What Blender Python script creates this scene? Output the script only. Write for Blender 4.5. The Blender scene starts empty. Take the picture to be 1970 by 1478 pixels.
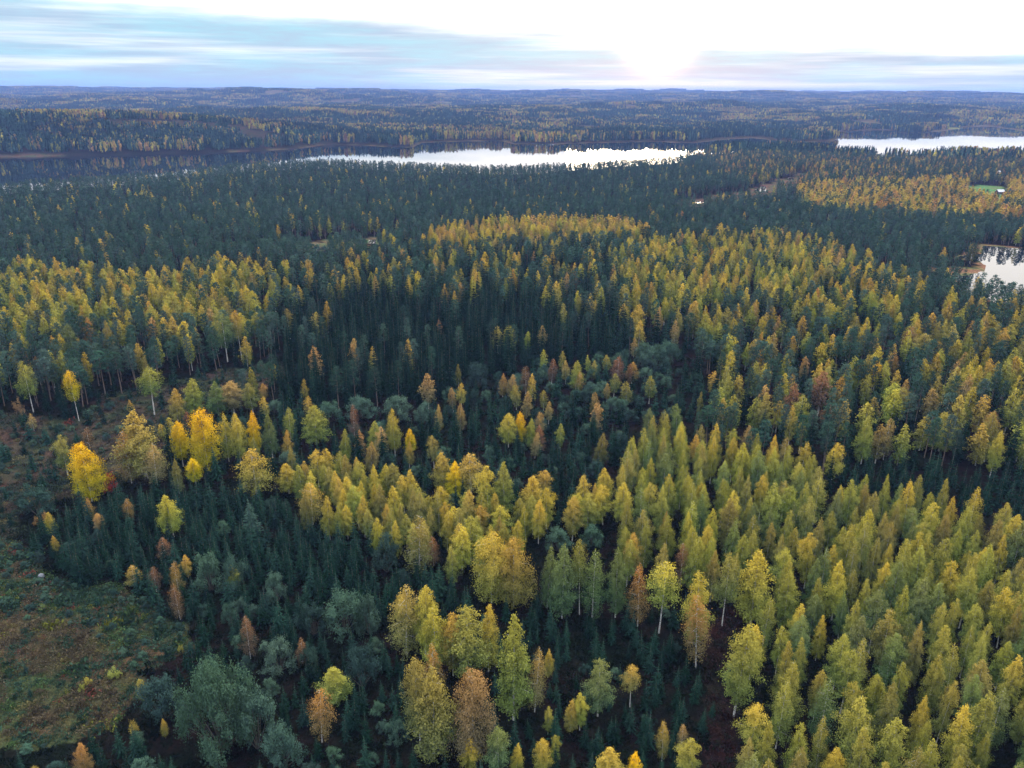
import bpy, math, random
import numpy as np
from mathutils import Matrix, Vector

random.seed(7)
RNG = np.random.default_rng(7)
SC = bpy.context.scene
COL = SC.collection

# ------------------------------------------------------------------ camera
IW, IH, F = 1970.0, 1478.0, 1517.0          # photograph's frame and focal length in its pixels
CX, CY = IW / 2, IH / 2
PITCH, ROLL, CAMZ = math.radians(20.4), math.radians(0.35), 110.0
fw = np.array([0, math.cos(PITCH), -math.sin(PITCH)])
r0 = np.array([1.0, 0, 0])
u0 = np.array([0, math.sin(PITCH), math.cos(PITCH)])
rt = r0 * math.cos(ROLL) + u0 * math.sin(ROLL)
up = -r0 * math.sin(ROLL) + u0 * math.cos(ROLL)
CAM = np.array([0, 0, CAMZ])
cam_data = bpy.data.cameras.new('camera')
cam = bpy.data.objects.new('camera', cam_data)
COL.objects.link(cam)
cam_data.sensor_width = 36.0
cam_data.lens = 36.0 * F / IW
cam_data.clip_start = 1.0
cam_data.clip_end = 60000.0
cam.matrix_world = Matrix(((rt[0], up[0], -fw[0], 0), (rt[1], up[1], -fw[1], 0), (rt[2], up[2], -fw[2], CAMZ), (0, 0, 0, 1)))
SC.camera = cam
SC.render.resolution_x, SC.render.resolution_y = 1024, 768

# ------------------------------------------------------------------ sky, sun, exposure
SUN_AZ, SUN_EL = math.radians(9.6), math.radians(3.6)       # azimuth clockwise from +Y
world = bpy.data.worlds.new('World')
SC.world = world
world.use_nodes = True
wn, wl = world.node_tree.nodes, world.node_tree.links
wn.clear()


class NT:
    """small helper that writes shader node maths"""
    def __init__(s, n, l):
        s.n, s.l = n, l
    def put(s, sock, v):
        if isinstance(v, bpy.types.NodeSocket):
            s.l.new(v, sock)
        elif isinstance(v, (tuple, list)) and len(v) == 3 and len(sock.default_value) == 4:
            sock.default_value = (*v, 1)
        else:
            sock.default_value = v
    def math(s, op, a, b=0.0, c=0.0, clamp=False):
        m = s.n.new('ShaderNodeMath'); m.operation = op; m.use_clamp = clamp
        for i, v in enumerate((a, b, c)):
            s.put(m.inputs[i], v)
        return m.outputs[0]
    def mix(s, f, a, b, mode='MIX'):
        m = s.n.new('ShaderNodeMix'); m.data_type = 'RGBA'; m.blend_type = mode
        s.put(m.inputs[0], f); s.put(m.inputs[6], a); s.put(m.inputs[7], b)
        return m.outputs[2]
    def rng(s, v, a, b, c=0.0, d=1.0, smooth=True):
        m = s.n.new('ShaderNodeMapRange')
        m.interpolation_type = 'SMOOTHSTEP' if smooth else 'LINEAR'
        for i, q in enumerate((v, a, b, c, d)):
            s.put(m.inputs[i], q)
        return m.outputs[0]
    def noise(s, vec, scale, detail=4.0, rough=0.5, dist=0.0):
        m = s.n.new('ShaderNodeTexNoise')
        if vec is not None:
            s.l.new(vec, m.inputs['Vector'])
        m.inputs['Scale'].default_value = scale; m.inputs['Detail'].default_value = detail
        m.inputs['Roughness'].default_value = rough; m.inputs['Distortion'].default_value = dist
        return m.outputs['Fac']
    def vmul(s, vec, xyz, add=(0, 0, 0)):
        m = s.n.new('ShaderNodeVectorMath'); m.operation = 'MULTIPLY_ADD'
        s.l.new(vec, m.inputs[0]); m.inputs[1].default_value = xyz; m.inputs[2].default_value = add
        return m.outputs[0]
    def attr(s, name, kind):
        m = s.n.new('ShaderNodeAttribute'); m.attribute_type = kind; m.attribute_name = name
        return m


W = NT(wn, wl)
tc = wn.new('ShaderNodeTexCoord')
gen = tc.outputs['Generated']
sep = wn.new('ShaderNodeSeparateXYZ'); wl.new(gen, sep.inputs[0])
dx, dy, dz = sep.outputs
n1 = W.noise(W.vmul(gen, (2.0, 2.0, 15), (3, 1, 0)), 2.0, 5, 0.62)
n2 = W.noise(W.vmul(gen, (2.6, 2.6, 22), (9, 4, 2)), 2.6, 5, 0.65)
n3 = W.noise(W.vmul(gen, (1.3, 1.3, 30), (5, 7, 1)), 2.1, 4, 0.6)
edge = W.math('MULTIPLY_ADD', dx, -0.052, 0.069)          # the cloud deck comes lower towards the sun's side
zz = W.math('ADD', dz, W.math('MULTIPLY', W.math('SUBTRACT', n1, 0.5), 0.045))
deck = W.rng(W.math('SUBTRACT', zz, edge), -0.020, 0.024)
sunside = W.math('ADD', W.math('MULTIPLY', dx, math.sin(SUN_AZ)), W.math('MULTIPLY', dy, math.cos(SUN_AZ)))
low = W.mix(W.rng(n2, 0.32, 0.68), (0.50, 0.90, 1.08), (0.52, 0.72, 0.95))
low = W.mix(W.math('MULTIPLY', W.rng(n3, 0.42, 0.76), 0.85), low, (1.30, 1.36, 1.38))
glow = W.rng(sunside, -0.9, 1.0)
high = W.mix(glow, (1.4, 1.6, 2.0), (2.7, 2.55, 2.3))
lift = W.math('MULTIPLY_ADD', W.math('MAXIMUM', dz, 0.0), 1.55, W.math('MULTIPLY_ADD', glow, 0.62, 0.20))       # an overcast sky is brightest overhead
hv = wn.new('ShaderNodeVectorMath'); hv.operation = 'SCALE'; wl.new(high, hv.inputs[0]); wl.new(lift, hv.inputs[3]); high = hv.outputs[0]
clouds = W.mix(deck, low, high)
sv = wn.new('ShaderNodeVectorMath'); sv.operation = 'DOT_PRODUCT'; wl.new(gen, sv.inputs[0])
sv.inputs[1].default_value = (math.sin(SUN_AZ) * math.cos(SUN_EL), math.cos(SUN_AZ) * math.cos(SUN_EL), math.sin(SUN_EL))
disc = W.math('POWER', W.math('MAXIMUM', sv.outputs['Value'], 0.0), 2600.0)        # the sun behind the cloud
clouds = W.mix(disc, clouds, (6.0, 4.0, 2.4))
sky = wn.new('ShaderNodeTexSky'); sky.sky_type = 'NISHITA'; sky.sun_disc = False
sky.sun_elevation, sky.sun_rotation = SUN_EL, SUN_AZ
bg_sky = wn.new('ShaderNodeBackground'); wl.new(sky.outputs[0], bg_sky.inputs[0]); bg_sky.inputs[1].default_value = 0.06
bg_cl = wn.new('ShaderNodeBackground'); wl.new(clouds, bg_cl.inputs[0]); bg_cl.inputs[1].default_value = 1.0
mx = wn.new('ShaderNodeMixShader'); mx.inputs[0].default_value = 0.88
wl.new(bg_sky.outputs[0], mx.inputs[1]); wl.new(bg_cl.outputs[0], mx.inputs[2])
wo = wn.new('ShaderNodeOutputWorld'); wl.new(mx.outputs[0], wo.inputs[0])

sun_data = bpy.data.lights.new('sun', 'SUN')
sun_data.specular_factor = 0.0          # veiled by cloud: no mirror image of a disc on the water
sun_data.energy, sun_data.angle, sun_data.color = 1.5, math.radians(12), (1.0, 0.82, 0.58)
sun = bpy.data.objects.new('sun', sun_data); COL.objects.link(sun)
sdir = Vector((math.sin(SUN_AZ) * math.cos(SUN_EL), math.cos(SUN_AZ) * math.cos(SUN_EL), math.sin(SUN_EL)))
sun.rotation_euler = sdir.to_track_quat('Z', 'Y').to_euler()
vs = SC.view_settings
vs.view_transform, vs.look, vs.exposure, vs.gamma = 'Standard', 'None', 0.0, 1.0
cy = SC.cycles
cy.max_bounces, cy.diffuse_bounces, cy.glossy_bounces, cy.transmission_bounces = 4, 2, 2, 2
cy.volume_bounces, cy.transparent_max_bounces = 0, 4
cy.use_denoising = True
cy.use_adaptive_sampling = False
cy.use_light_tree = False
cy.debug_use_spatial_splits = True
HAZE_DENSITY = 0.62e-4


# ------------------------------------------------------------------ projection and terrain
def project(P):
    d = np.asarray(P, float) - CAM
    zc = d @ fw
    zc = np.where(np.abs(zc) < 1e-3, 1e-3, zc)
    return CX + F * (d @ rt) / zc, CY - F * (d @ up) / zc, zc


def ray(px, py):
    return fw + rt * ((px - CX) / F) - up * ((py - CY) / F)


def on_plane(px, py, z):
    d = ray(px, py)
    t = (z - CAMZ) / d[2]
    return d[0] * t, d[1] * t


def sst(a, b, x):
    t = np.clip((x - a) / (b - a), 0, 1)
    return t * t * (3 - 2 * t)


WAVES = {}
def wavy(x, y, size, seed=0):
    if seed not in WAVES:
        g = np.random.default_rng(100 + seed)
        WAVES[seed] = [(g.uniform(0, 2 * math.pi), g.uniform(0.6, 1.7), g.uniform(0, 6.28)) for _ in range(7)]
    s = 0
    for a, k, p in WAVES[seed]:
        w = 2 * math.pi / size * k
        s = s + np.sin((x * math.cos(a) + y * math.sin(a)) * w + p + 1.3 * np.sin((x * math.sin(a) - y * math.cos(a)) * w * 0.7 + 2 * p))
    return s / 3.4


def sdf(x, y, poly):
    """signed distance to a polygon, negative inside"""
    x = np.asarray(x, float); y = np.asarray(y, float)
    best = np.full(x.shape, 1e18); inside = np.zeros(x.shape, bool)
    n = len(poly)
    for i in range(n):
        ax, ay = poly[i]; bx, by = poly[(i + 1) % n]
        ex, ey = bx - ax, by - ay
        t = np.clip(((x - ax) * ex + (y - ay) * ey) / (ex * ex + ey * ey + 1e-9), 0, 1)
        best = np.minimum(best, (x - ax - t * ex) ** 2 + (y - ay - t * ey) ** 2)
        c = ((ay > y) != (by > y))
        xi = ax + (y - ay) * ex / (ey if abs(ey) > 1e-12 else 1e-12)
        inside ^= c & (x < xi)
    return np.where(inside, -1, 1) * np.sqrt(best)


def ragged(px, py, x, y):
    """stands and clearings have ragged edges"""
    f = np.clip(160 / np.maximum(np.hypot(x, y), 1), 0.22, 1.0)
    return px + f * (18 * wavy(x, y, 38, 51) + 9 * wavy(x, y, 14, 52) + 5 * wavy(x, y, 5, 55)), py + f * (13 * wavy(x, y, 47, 53) + 6 * wavy(x, y, 15, 54) + 3 * wavy(x, y, 5, 56))


def in_poly(x, y, poly):
    inside = np.zeros(np.shape(x), bool); n = len(poly)
    for i in range(n):
        ax, ay = poly[i]; bx, by = poly[(i + 1) % n]
        if ay == by:
            continue
        c = ((ay > y) != (by > y))
        inside ^= c & (x < ax + (y - ay) * (bx - ax) / (by - ay))
    return inside


LAKE_Z, POND_Z = -15.0, -3.5
LAKE_PX = [(-500, 392), (0, 374), (150, 362), (300, 352), (450, 332), (560, 326), (640, 322), (720, 327), (800, 331), (950, 337), (1050, 333), (1185, 321), (1300, 314),
           (1328, 299), (1400, 293), (1560, 291), (1600, 301), (1735, 310), (1835, 306), (1970, 303), (2500, 298),
           (2500, 258), (1975, 254), (1905, 243), (1860, 247), (1800, 255), (1745, 257), (1690, 250), (1640, 253), (1600, 256), (1614, 267), (1598, 273), (1520, 274), (1450, 266),
           (1405, 268), (1335, 276), (1250, 273), (1100, 277), (985, 278), (965, 271), (880, 273), (812, 275), (800, 281), (792, 285), (780, 284), (750, 284), (700, 280), (650, 279),
           (622, 279), (575, 287), (400, 295), (200, 299), (0, 303), (-500, 310)]
LAKE = [on_plane(a, b, LAKE_Z) for a, b in LAKE_PX]
POND_PX = [(1893, 473), (1960, 478), (2060, 484), (2160, 560), (2100, 600), (1960, 590), (1870, 572), (1848, 548), (1838, 531), (1870, 529), (1894, 521), (1897, 512), (1889, 504), (1850, 497), (1862, 491), (1890, 489)]
POND = [on_plane(a, b, POND_Z) for a, b in POND_PX]
POOLS_PX = [[(1452, 366), (1460, 360), (1473, 358), (1474, 367), (1462, 370)], [(1508, 344), (1524, 341), (1528, 345), (1510, 347)], [(1338, 389), (1350, 387), (1353, 390), (1340, 391)],
            [(600, 476), (628, 473), (632, 480), (604, 484)], [(708, 463), (722, 461), (726, 468), (710, 470)]]
POOL_Z = [-9.5, -10.0, -8.5, -5.0, -5.0]
POOLS = [[on_plane(a, b, z) for a, b in P] for P, z in zip(POOLS_PX, POOL_Z)]


def azd(px, dist):
    a = math.atan2(px - CX, F * math.cos(PITCH))
    return math.sin(a) * dist, math.cos(a) * dist


HILLS = [(60, 2180, 560, 260, 36), (-500, 2150, 600, 400, 38), (430, 2200, 380, 240, 24), (640, 3300, 520, 420, 34), (900, 3900, 600, 500, 26), (560, 6400, 1000, 900, 66),
         (700, 7600, 700, 700, 46), (1180, 4300, 700, 420, 24), (1500, 4700, 900, 500, 26), (1750, 5200, 800, 500, 22), (1330, 7800, 1500, 900, 34), (150, 5200, 900, 700, 26),
         (1700, 9000, 1400, 900, 30), (1000, 9800, 1600, 900, 22), (60, 10500, 2000, 900, 26), (1180, 11500, 1200, 700, 30), (1420, 12500, 900, 700, 28)]


def height(x, y):
    x = np.asarray(x, float); y = np.asarray(y, float)
    d = np.hypot(x, y)
    z = 1.3 * wavy(x, y, 130, 1) * (1 - sst(500, 900, d)) - 9 * sst(380, 1000, d)
    z = z + 96 * sst(2400, 12500, d) + wavy(x, y, 1500, 2) * 20 * sst(2200, 4200, d) + wavy(x, y, 520, 3) * 8 * sst(1800, 3000, d)
    for px, dist, st, sr, h in HILLS:
        hx, hy = azd(px, dist); l = math.hypot(hx, hy); ux, uy = hx / l, hy / l
        rr = (x - hx) * ux + (y - hy) * uy; tt = -(x - hx) * uy + (y - hy) * ux
        z = z + h * np.exp(-(rr / sr) ** 2 - (tt / st) ** 2)
    s = sdf(x, y, LAKE)
    far = d > 1650
    wid = np.where(far, 260.0, 260.0)
    k = np.clip(s / wid, 0, 1); k = k * (2 - k)
    land = LAKE_Z + 0.5 + (z - LAKE_Z - 0.5) * k
    z = np.where(s < 0, LAKE_Z - 0.3 + np.maximum(s * 0.12, -3), land)
    s = sdf(x, y, POND)
    k = sst(0, 75, s)
    z = np.where(s < 0, POND_Z - 0.3 + np.maximum(s * 0.15, -2), np.where(s < 75, POND_Z + 0.35 + (z - POND_Z - 0.35) * k, z))
    for P, pz in zip(POOLS, POOL_Z):
        s = sdf(x, y, P)
        z = np.where(s < 0, pz - 0.8, np.where(s < 60, pz + 0.3 + (z - pz - 0.3) * sst(0, 60, s), z))
    return z


def on_ground(px, py, h=0.0):
    """the ground point whose height h above the terrain is seen at that pixel"""
    d = ray(px, py); z = -2.0
    if py < 260:                                  # far away: walk along the ray until it meets the land
        t = np.linspace(1500, 12000, 4000)
        zt = height(d[0] * t, d[1] * t) + h
        i = int(np.argmax(CAMZ + d[2] * t < zt))
        return d[0] * t[i], d[1] * t[i], float(zt[i] - h)
    for _ in range(14):
        t = (z + h - CAMZ) / d[2]
        z = float(height(d[0] * t, d[1] * t))
    return d[0] * t, d[1] * t, z


# ------------------------------------------------------------------ stand map: outlines given where canopies show, heights in metres
P_HEATH = [(-400, 1035), (40, 1040), (120, 1112), (240, 1140), (330, 1195), (350, 1240), (268, 1300), (258, 1345), (218, 1400), (100, 1440), (-400, 1462)]
P_CLEAR = [(-400, 800), (150, 800), (240, 750), (420, 720), (520, 705), (560, 722), (520, 748), (400, 790), (330, 830), (320, 890), (230, 940), (110, 965), (40, 985), (30, 1040), (-400, 1035)]
P_GAP = [(1330, 1180), (1425, 1180), (1440, 1260), (1400, 1330), (1405, 1400), (1425, 1600), (1360, 1600), (1350, 1400), (1335, 1290)]
P_MARSH = [(1290, 389), (1420, 372), (1490, 349), (1550, 333), (1565, 341), (1490, 374), (1370, 397), (1300, 400)]
P_STREAM = [(535, 480), (560, 466), (620, 463), (700, 457), (748, 459), (742, 470), (680, 474), (600, 484)]
P_SPIT = [(1785, 512), (1830, 515), (1893, 513), (1890, 523), (1838, 528), (1790, 522)]
P_MEADOW = [(1857, 357), (1930, 358), (1938, 388), (1862, 388)]
P_BROWN = [(-400, 1165), (50, 1175), (150, 1205), (245, 1285), (238, 1345), (200, 1395), (90, 1432), (-400, 1455)]
OPEN = [('heath', P_HEATH, (0.045, 0.042, 0.026)), ('clear', P_CLEAR, (0.036, 0.034, 0.028)), ('gap', P_GAP, (0.018, 0.012, 0.012)), ('marsh', P_MARSH, (0.085, 0.062, 0.048)),
        ('stream', P_STREAM, (0.085, 0.09, 0.055)), ('spit', P_SPIT, (0.12, 0.085, 0.05)), ('meadow', P_MEADOW, (0.09, 0.16, 0.07))]

TINT = {  # base colours of the leaves, with the words for them
    'gold': ((0.54, 0.36, 0.018), 'golden'), 'yellow': ((0.34, 0.285, 0.055), 'yellow'), 'amber': ((0.32, 0.235, 0.06), 'amber'), 'orange': ((0.28, 0.165, 0.06), 'orange'),
    'tan': ((0.27, 0.19, 0.085), 'tan'), 'rust': ((0.18, 0.098, 0.06), 'rust brown'), 'red': ((0.28, 0.035, 0.03), 'crimson'), 'olive': ((0.20, 0.18, 0.06), 'olive'),
    'lime': ((0.225, 0.225, 0.055), 'yellow-green'), 'green': ((0.12, 0.155, 0.062), 'green'), 'grey': ((0.062, 0.112, 0.082), 'grey-green'), 'slate': ((0.034, 0.066, 0.058), 'slate green'),
    'spruce': ((0.009, 0.026, 0.019), 'dark'), 'spruceb': ((0.015, 0.040, 0.030), 'blue-green'), 'pine': ((0.028, 0.060, 0.046), 'dull green'), 'pineb': ((0.044, 0.080, 0.064), 'grey-green'),
    'brown': ((0.14, 0.085, 0.055), 'brown')}
GREENS = [('lime', 6), ('olive', 2.6), ('green', 2.2), ('yellow', 2.6), ('amber', 0.5)]
YELLOWS = [('yellow', 5), ('lime', 4), ('olive', 2), ('amber', 2), ('orange', 0.6)]
WARM = [('amber', 4), ('orange', 3), ('yellow', 3), ('tan', 2), ('rust', 2)]
MIXED = [('olive', 4), ('yellow', 3.0), ('lime', 3.5), ('amber', 2.5), ('tan', 1.5), ('orange', 0.7), ('rust', 0.6)]
DULL = [('rust', 2), ('olive', 3.5), ('tan', 3), ('amber', 2), ('lime', 2.5)]
SPR = [('spruce', 5), ('spruceb', 2)]
PIN = [('pine', 4), ('pineb', 3)]
SPY = [('spruceb', 4), ('spruce', 3)]
WIL = [('grey', 3), ('slate', 3)]
# name, outline, reference height, spacing, row regularity, [(species, weight, h0, h1, width/height, palette)]
STANDS = [
    ('heath', P_BROWN, 0.5, 5.5, 0.5, [('willow', 0.16, 0.9, 1.9, 1.4, WIL), ('sapling', 0.08, 1.5, 3.5, 0.5, SPY), (None, 0.76, 0, 0, 0, None)]),
    ('scrub_edge', P_HEATH, 0.5, 2.7, 0.5, [('willow', 0.52, 0.7, 1.9, 1.45, WIL), ('sapling', 0.08, 1.5, 4, 0.5, SPY), (None, 0.40, 0, 0, 0, None)]),
    ('clear', P_CLEAR, 0.5, 4.8, 0.5, [('sapling', 0.40, 3, 8, 0.5, SPY), ('willow', 0.30, 1.2, 3.4, 1.3, WIL), ('birch', 0.03, 5, 8, 0.3, WARM), (None, 0.42, 0, 0, 0, None)]),
    ('gap', P_GAP, 0.5, 4.2, 0.5, [('sapling', 0.5, 2.5, 5.5, 0.5, SPY), (None, 0.5, 0, 0, 0, None)]),
    ('marsh', P_MARSH, 0.0, 30, 0.5, [(None, 1, 0, 0, 0, None)]),
    ('stream', P_STREAM, 0.0, 30, 0.5, [(None, 1, 0, 0, 0, None)]),
    ('spit', P_SPIT, 0.0, 30, 0.5, [(None, 1, 0, 0, 0, None)]),
    ('meadow', P_MEADOW, 0.0, 30, 0.5, [(None, 1, 0, 0, 0, None)]),
    ('plantation', [(1215, 785), (1330, 780), (1400, 830), (1500, 850), (1575, 862), (1640, 915), (1790, 912), (1880, 940), (1975, 965), (2400, 990), (2400, 1900), (1440, 1900), (1410, 1478), (1400, 1330), (1430, 1240),
                    (1480, 1170), (1440, 1085), (1330, 1062), (1210, 1040), (1150, 1010), (1200, 960), (1190, 900)], 14, 5.8, 0.26, [('birch', 1, 12, 17, 0.245, GREENS)]),
    ('right_spruce', [(1585, 862), (1700, 850), (1970, 875), (2400, 885), (2400, 992), (1975, 967), (1880, 942), (1790, 914), (1640, 917)], 9, 4.2, 0.5, [('sapling', 1, 7, 9.5, 0.42, SPY)]),
    ('young_birch', [(560, 885), (620, 860), (720, 890), (830, 920), (920, 960), (1010, 950), (1180, 910), (1190, 960), (1120, 1000), (1000, 1010), (940, 1045), (860, 1065), (760, 1015), (650, 990), (560, 940)],
     10, 4.4, 0.4, [('birch', 0.93, 10, 13.5, 0.29, YELLOWS), ('sapling', 0.07, 5, 7, 0.45, SPY)]),
    ('spruce_field', [(30, 1000), (110, 965), (200, 940), (320, 925), (430, 930), (560, 940), (700, 1000), (830, 1065), (900, 1110), (960, 1160), (760, 1185), (600, 1170), (500, 1170), (430, 1130), (330, 1118), (240, 1136), (115, 1108), (30, 1040)],
     6, 3.3, 0.4, [('sapling', 0.93, 5.5, 9.8, 0.46, SPY), ('willow', 0.045, 3, 4.5, 1.1, WIL), ('birch', 0.025, 5, 8, 0.36, WARM)]),
    ('dark_left', [(240, 1136), (330, 1118), (430, 1130), (500, 1170), (600, 1170), (760, 1185), (780, 1900), (-400, 1900), (-400, 1462), (100, 1440), (218, 1400), (258, 1345), (268, 1300), (350, 1240), (330, 1195)],
     5, 3.3, 0.5, [('sapling', 0.76, 4, 7.5, 0.42, SPY), ('willow', 0.17, 2.2, 4.2, 1.2, WIL), ('birch', 0.02, 4, 7, 0.3, DULL), (None, 0.05, 0, 0, 0, None)]),
    ('dark_centre', [(760, 1185), (960, 1150), (1060, 1080), (1210, 1120), (1400, 1170), (1350, 1400), (1420, 1900), (780, 1900)],
     6, 3.7, 0.5, [('sapling', 0.93, 4, 8, 0.42, SPY), ('birch', 0.025, 5, 8, 0.3, YELLOWS), ('willow', 0.045, 2, 3.5, 1.1, WIL)]),
    ('scrub', [(860, 700), (1000, 690), (1150, 665), (1330, 650), (1350, 700), (1180, 765), (950, 765), (850, 745)], 7, 5.4, 0.5, [('willow', 0.45, 4, 6.5, 1.1, WIL), ('birch', 0.16, 8, 12, 0.30, DULL), ('sapling', 0.39, 5, 9, 0.45, SPY)]),
    ('mid_mix', [(330, 800), (400, 790), (560, 740), (700, 765), (850, 750), (950, 765), (1180, 765), (1350, 700), (1400, 720), (1330, 780), (1215, 785), (1190, 910), (1010, 950), (920, 960), (830, 920), (720, 890), (620, 860), (560, 885), (320, 925)],
     8, 5.0, 0.5, [('sapling', 0.64, 7, 9.8, 0.42, SPY), ('willow', 0.12, 3.5, 6, 1.2, WIL), ('birch', 0.09, 9, 13, 0.28, DULL), ('spruce', 0.15, 11, 14, 0.33, SPR)]),
    ('dark_spruce', [(540, 560), (700, 522), (850, 545), (1000, 540), (1200, 580), (1250, 655), (1000, 692), (860, 702), (720, 745), (560, 742), (520, 705)], 16, 5.2, 0.5,
     [('spruce', 0.90, 14, 20, 0.245, SPR), ('pine', 0.06, 15, 18, 0.24, PIN), ('birch', 0.02, 13, 17, 0.28, DULL)]),
    ('left_birch', [(-400, 490), (60, 490), (180, 500), (300, 505), (420, 482), (520, 490), (540, 565), (420, 590), (0, 610), (-400, 620)], 16, 6.9, 0.5, [('birch', 0.58, 14, 18, 0.29, YELLOWS), ('pine', 0.27, 14, 18, 0.26, PIN), ('spruce', 0.05, 13, 17, 0.33, SPR)]),
    ('left_pine', [(-400, 620), (0, 610), (420, 590), (540, 565), (520, 705), (420, 720), (240, 750), (150, 800), (-400, 800)], 16, 5.6, 0.5, [('pine', 0.56, 14, 18, 0.28, PIN), ('birch', 0.14, 13, 17, 0.28, MIXED), ('spruce', 0.30, 9, 15, 0.33, SPR)]),
    ('yellow_band', [(810, 452), (850, 425), (1000, 410), (1200, 410), (1250, 432), (1160, 445), (1000, 445), (860, 462)], 15, 5.8, 0.5, [('birch', 0.60, 13, 18, 0.29, [('yellow', 4), ('amber', 3), ('olive', 3), ('tan', 2), ('lime', 2)]), ('spruce', 0.28, 12, 17, 0.30, SPR)]),
    ('yellow_right', [(1170, 465), (1240, 440), (1400, 432), (1520, 440), (1580, 520), (1420, 570), (1240, 540), (1190, 500)], 16, 6.8, 0.5, [('birch', 0.60, 13, 18, 0.285, YELLOWS), ('pine', 0.16, 14, 18, 0.26, PIN), ('spruce', 0.26, 13, 17, 0.32, SPR)]),
    ('mid_ridge', [(420, 482), (600, 478), (820, 462), (860, 462), (1000, 445), (1160, 445), (1180, 470), (1200, 610), (1000, 565), (850, 565), (700, 525), (540, 565), (520, 490)], 16, 5.6, 0.5,
     [('birch', 0.18, 13, 17, 0.275, MIXED), ('spruce', 0.51, 13, 18, 0.31, SPR), ('pine', 0.22, 14, 18, 0.28, PIN)]),
    ('right_mix', [(1180, 470), (1400, 432), (1600, 440), (1720, 490), (1790, 530), (1850, 560), (2400, 575), (2400, 886), (1970, 876), (1700, 851), (1585, 862), (1500, 850), (1400, 830), (1330, 780), (1400, 720), (1350, 690), (1240, 655), (1200, 610)], 16, 6.7, 0.5,
     [('birch', 0.42, 12.5, 18, 0.29, MIXED), ('pine', 0.30, 14, 18.5, 0.26, PIN), ('spruce', 0.30, 10, 18, 0.30, SPR)]),
    ('orange_band', [(1530, 348), (1700, 338), (2400, 330), (2400, 402), (1970, 408), (1700, 394), (1560, 388)], 15, 7.5, 0.5, [('birch', 0.62, 12, 19, 0.34, [('amber', 4), ('yellow', 3), ('orange', 2), ('tan', 2), ('lime', 1.5)]), ('pine', 0.38, 13, 17, 0.26, PIN)]),
    ('lakeside', [(1330, 285), (2400, 262), (2400, 330), (1700, 338), (1530, 348), (1400, 335)], 13, 7.5, 0.5, [('pine', 0.62, 10, 17, 0.26, PIN), ('birch', 0.22, 10, 15, 0.36, WARM), ('spruce', 0.16, 10, 15, 0.32, SPR)]),
    ('far_pine', [(-400, 150), (2400, 150), (2400, 1900), (-400, 1900)], 15, 6.4, 0.5, [('pine', 0.885, 12, 17, 0.26, PIN), ('spruce', 0.07, 12, 16, 0.32, SPR), ('birch', 0.045, 12, 16, 0.32, YELLOWS)]),
]


# ------------------------------------------------------------------ mesh helpers
def mesh_from(name, V, Q, attrs=None, mats=(), midx=None, smooth=False):
    V = np.ascontiguousarray(V, dtype=np.float32); Q = np.ascontiguousarray(Q, dtype=np.int32)
    k = Q.shape[1] if len(Q) else 4
    me = bpy.data.meshes.new(name)
    me.vertices.add(len(V)); me.vertices.foreach_set('co', V.ravel())
    me.loops.add(Q.size); me.loops.foreach_set('vertex_index', Q.ravel())
    me.polygons.add(len(Q)); me.polygons.foreach_set('loop_start', np.arange(0, Q.size, k, dtype=np.int32))
    for m in mats:
        me.materials.append(m)
    if midx is not None:
        me.polygons.foreach_set('material_index', np.ascontiguousarray(midx, dtype=np.int32))
    for n, a in (attrs or {}).items():
        at = me.attributes.new(n, 'FLOAT_COLOR', 'POINT')
        at.data.foreach_set('color', np.ascontiguousarray(np.c_[a, np.ones(len(a))], dtype=np.float32).ravel())
    me.update()
    if smooth:
        me.polygons.foreach_set('use_smooth', np.ones(len(Q), bool))
    return me


def unit(v):
    return v / np.maximum(np.linalg.norm(v, axis=-1, keepdims=True), 1e-9)


def rhombi(c, axis, length, width, g, attr, nrm=None):
    """leaf-shaped faces: one rhombus at each centre along its axis, facing its normal if one is given"""
    n = len(c)
    a = unit(axis)
    if nrm is None:
        b = unit(np.cross(a, g.normal(size=(n, 3))))
    else:
        nn_ = unit(nrm); a = unit(a - nn_ * (a * nn_).sum(1, keepdims=True)); b = np.cross(nn_, a)
    length = np.broadcast_to(length, n)[:, None]; width = np.broadcast_to(width, n)[:, None]
    V = np.stack([c - a * length / 2, c + b * width / 2 + a * length * 0.08, c + a * length / 2, c - b * width / 2 + a * length * 0.08], 1).reshape(-1, 3)
    return V, np.arange(n * 4).reshape(-1, 4), np.repeat(attr, 4, 0)


def tube(path, radii, sides=7):
    path = np.asarray(path, float); n = len(path)
    V = []
    for i in range(n):
        t = unit(path[min(i + 1, n - 1)] - path[max(i - 1, 0)])
        x = unit(np.cross(t, np.array([0.31, 0.95, 0.05]))); y = np.cross(t, x)
        ang = np.arange(sides) * 2 * math.pi / sides
        V.append(path[i] + radii[i] * (np.cos(ang)[:, None] * x + np.sin(ang)[:, None] * y))
    Q = [[i * sides + j, i * sides + (j + 1) % sides, (i + 1) * sides + (j + 1) % sides, (i + 1) * sides + j] for i in range(n - 1) for j in range(sides)]
    return np.concatenate(V), np.array(Q)


def join(parts):
    V, Q, A, o = [], [], [], 0
    for p in parts:
        V.append(p[0]); Q.append(p[1] + o); o += len(p[0])
        A.append(p[2] if len(p) > 2 else np.zeros((len(p[0]), 3)))
    return np.concatenate(V), np.concatenate(Q), np.concatenate(A)


# ------------------------------------------------------------------ materials
def mat(name):
    m = bpy.data.materials.new(name); m.use_nodes = True
    m.node_tree.nodes.clear()
    return m, NT(m.node_tree.nodes, m.node_tree.links)


def finish(m, N, shader):
    o = N.n.new('ShaderNodeOutputMaterial'); N.l.new(shader, o.inputs[0])
    return m


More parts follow.
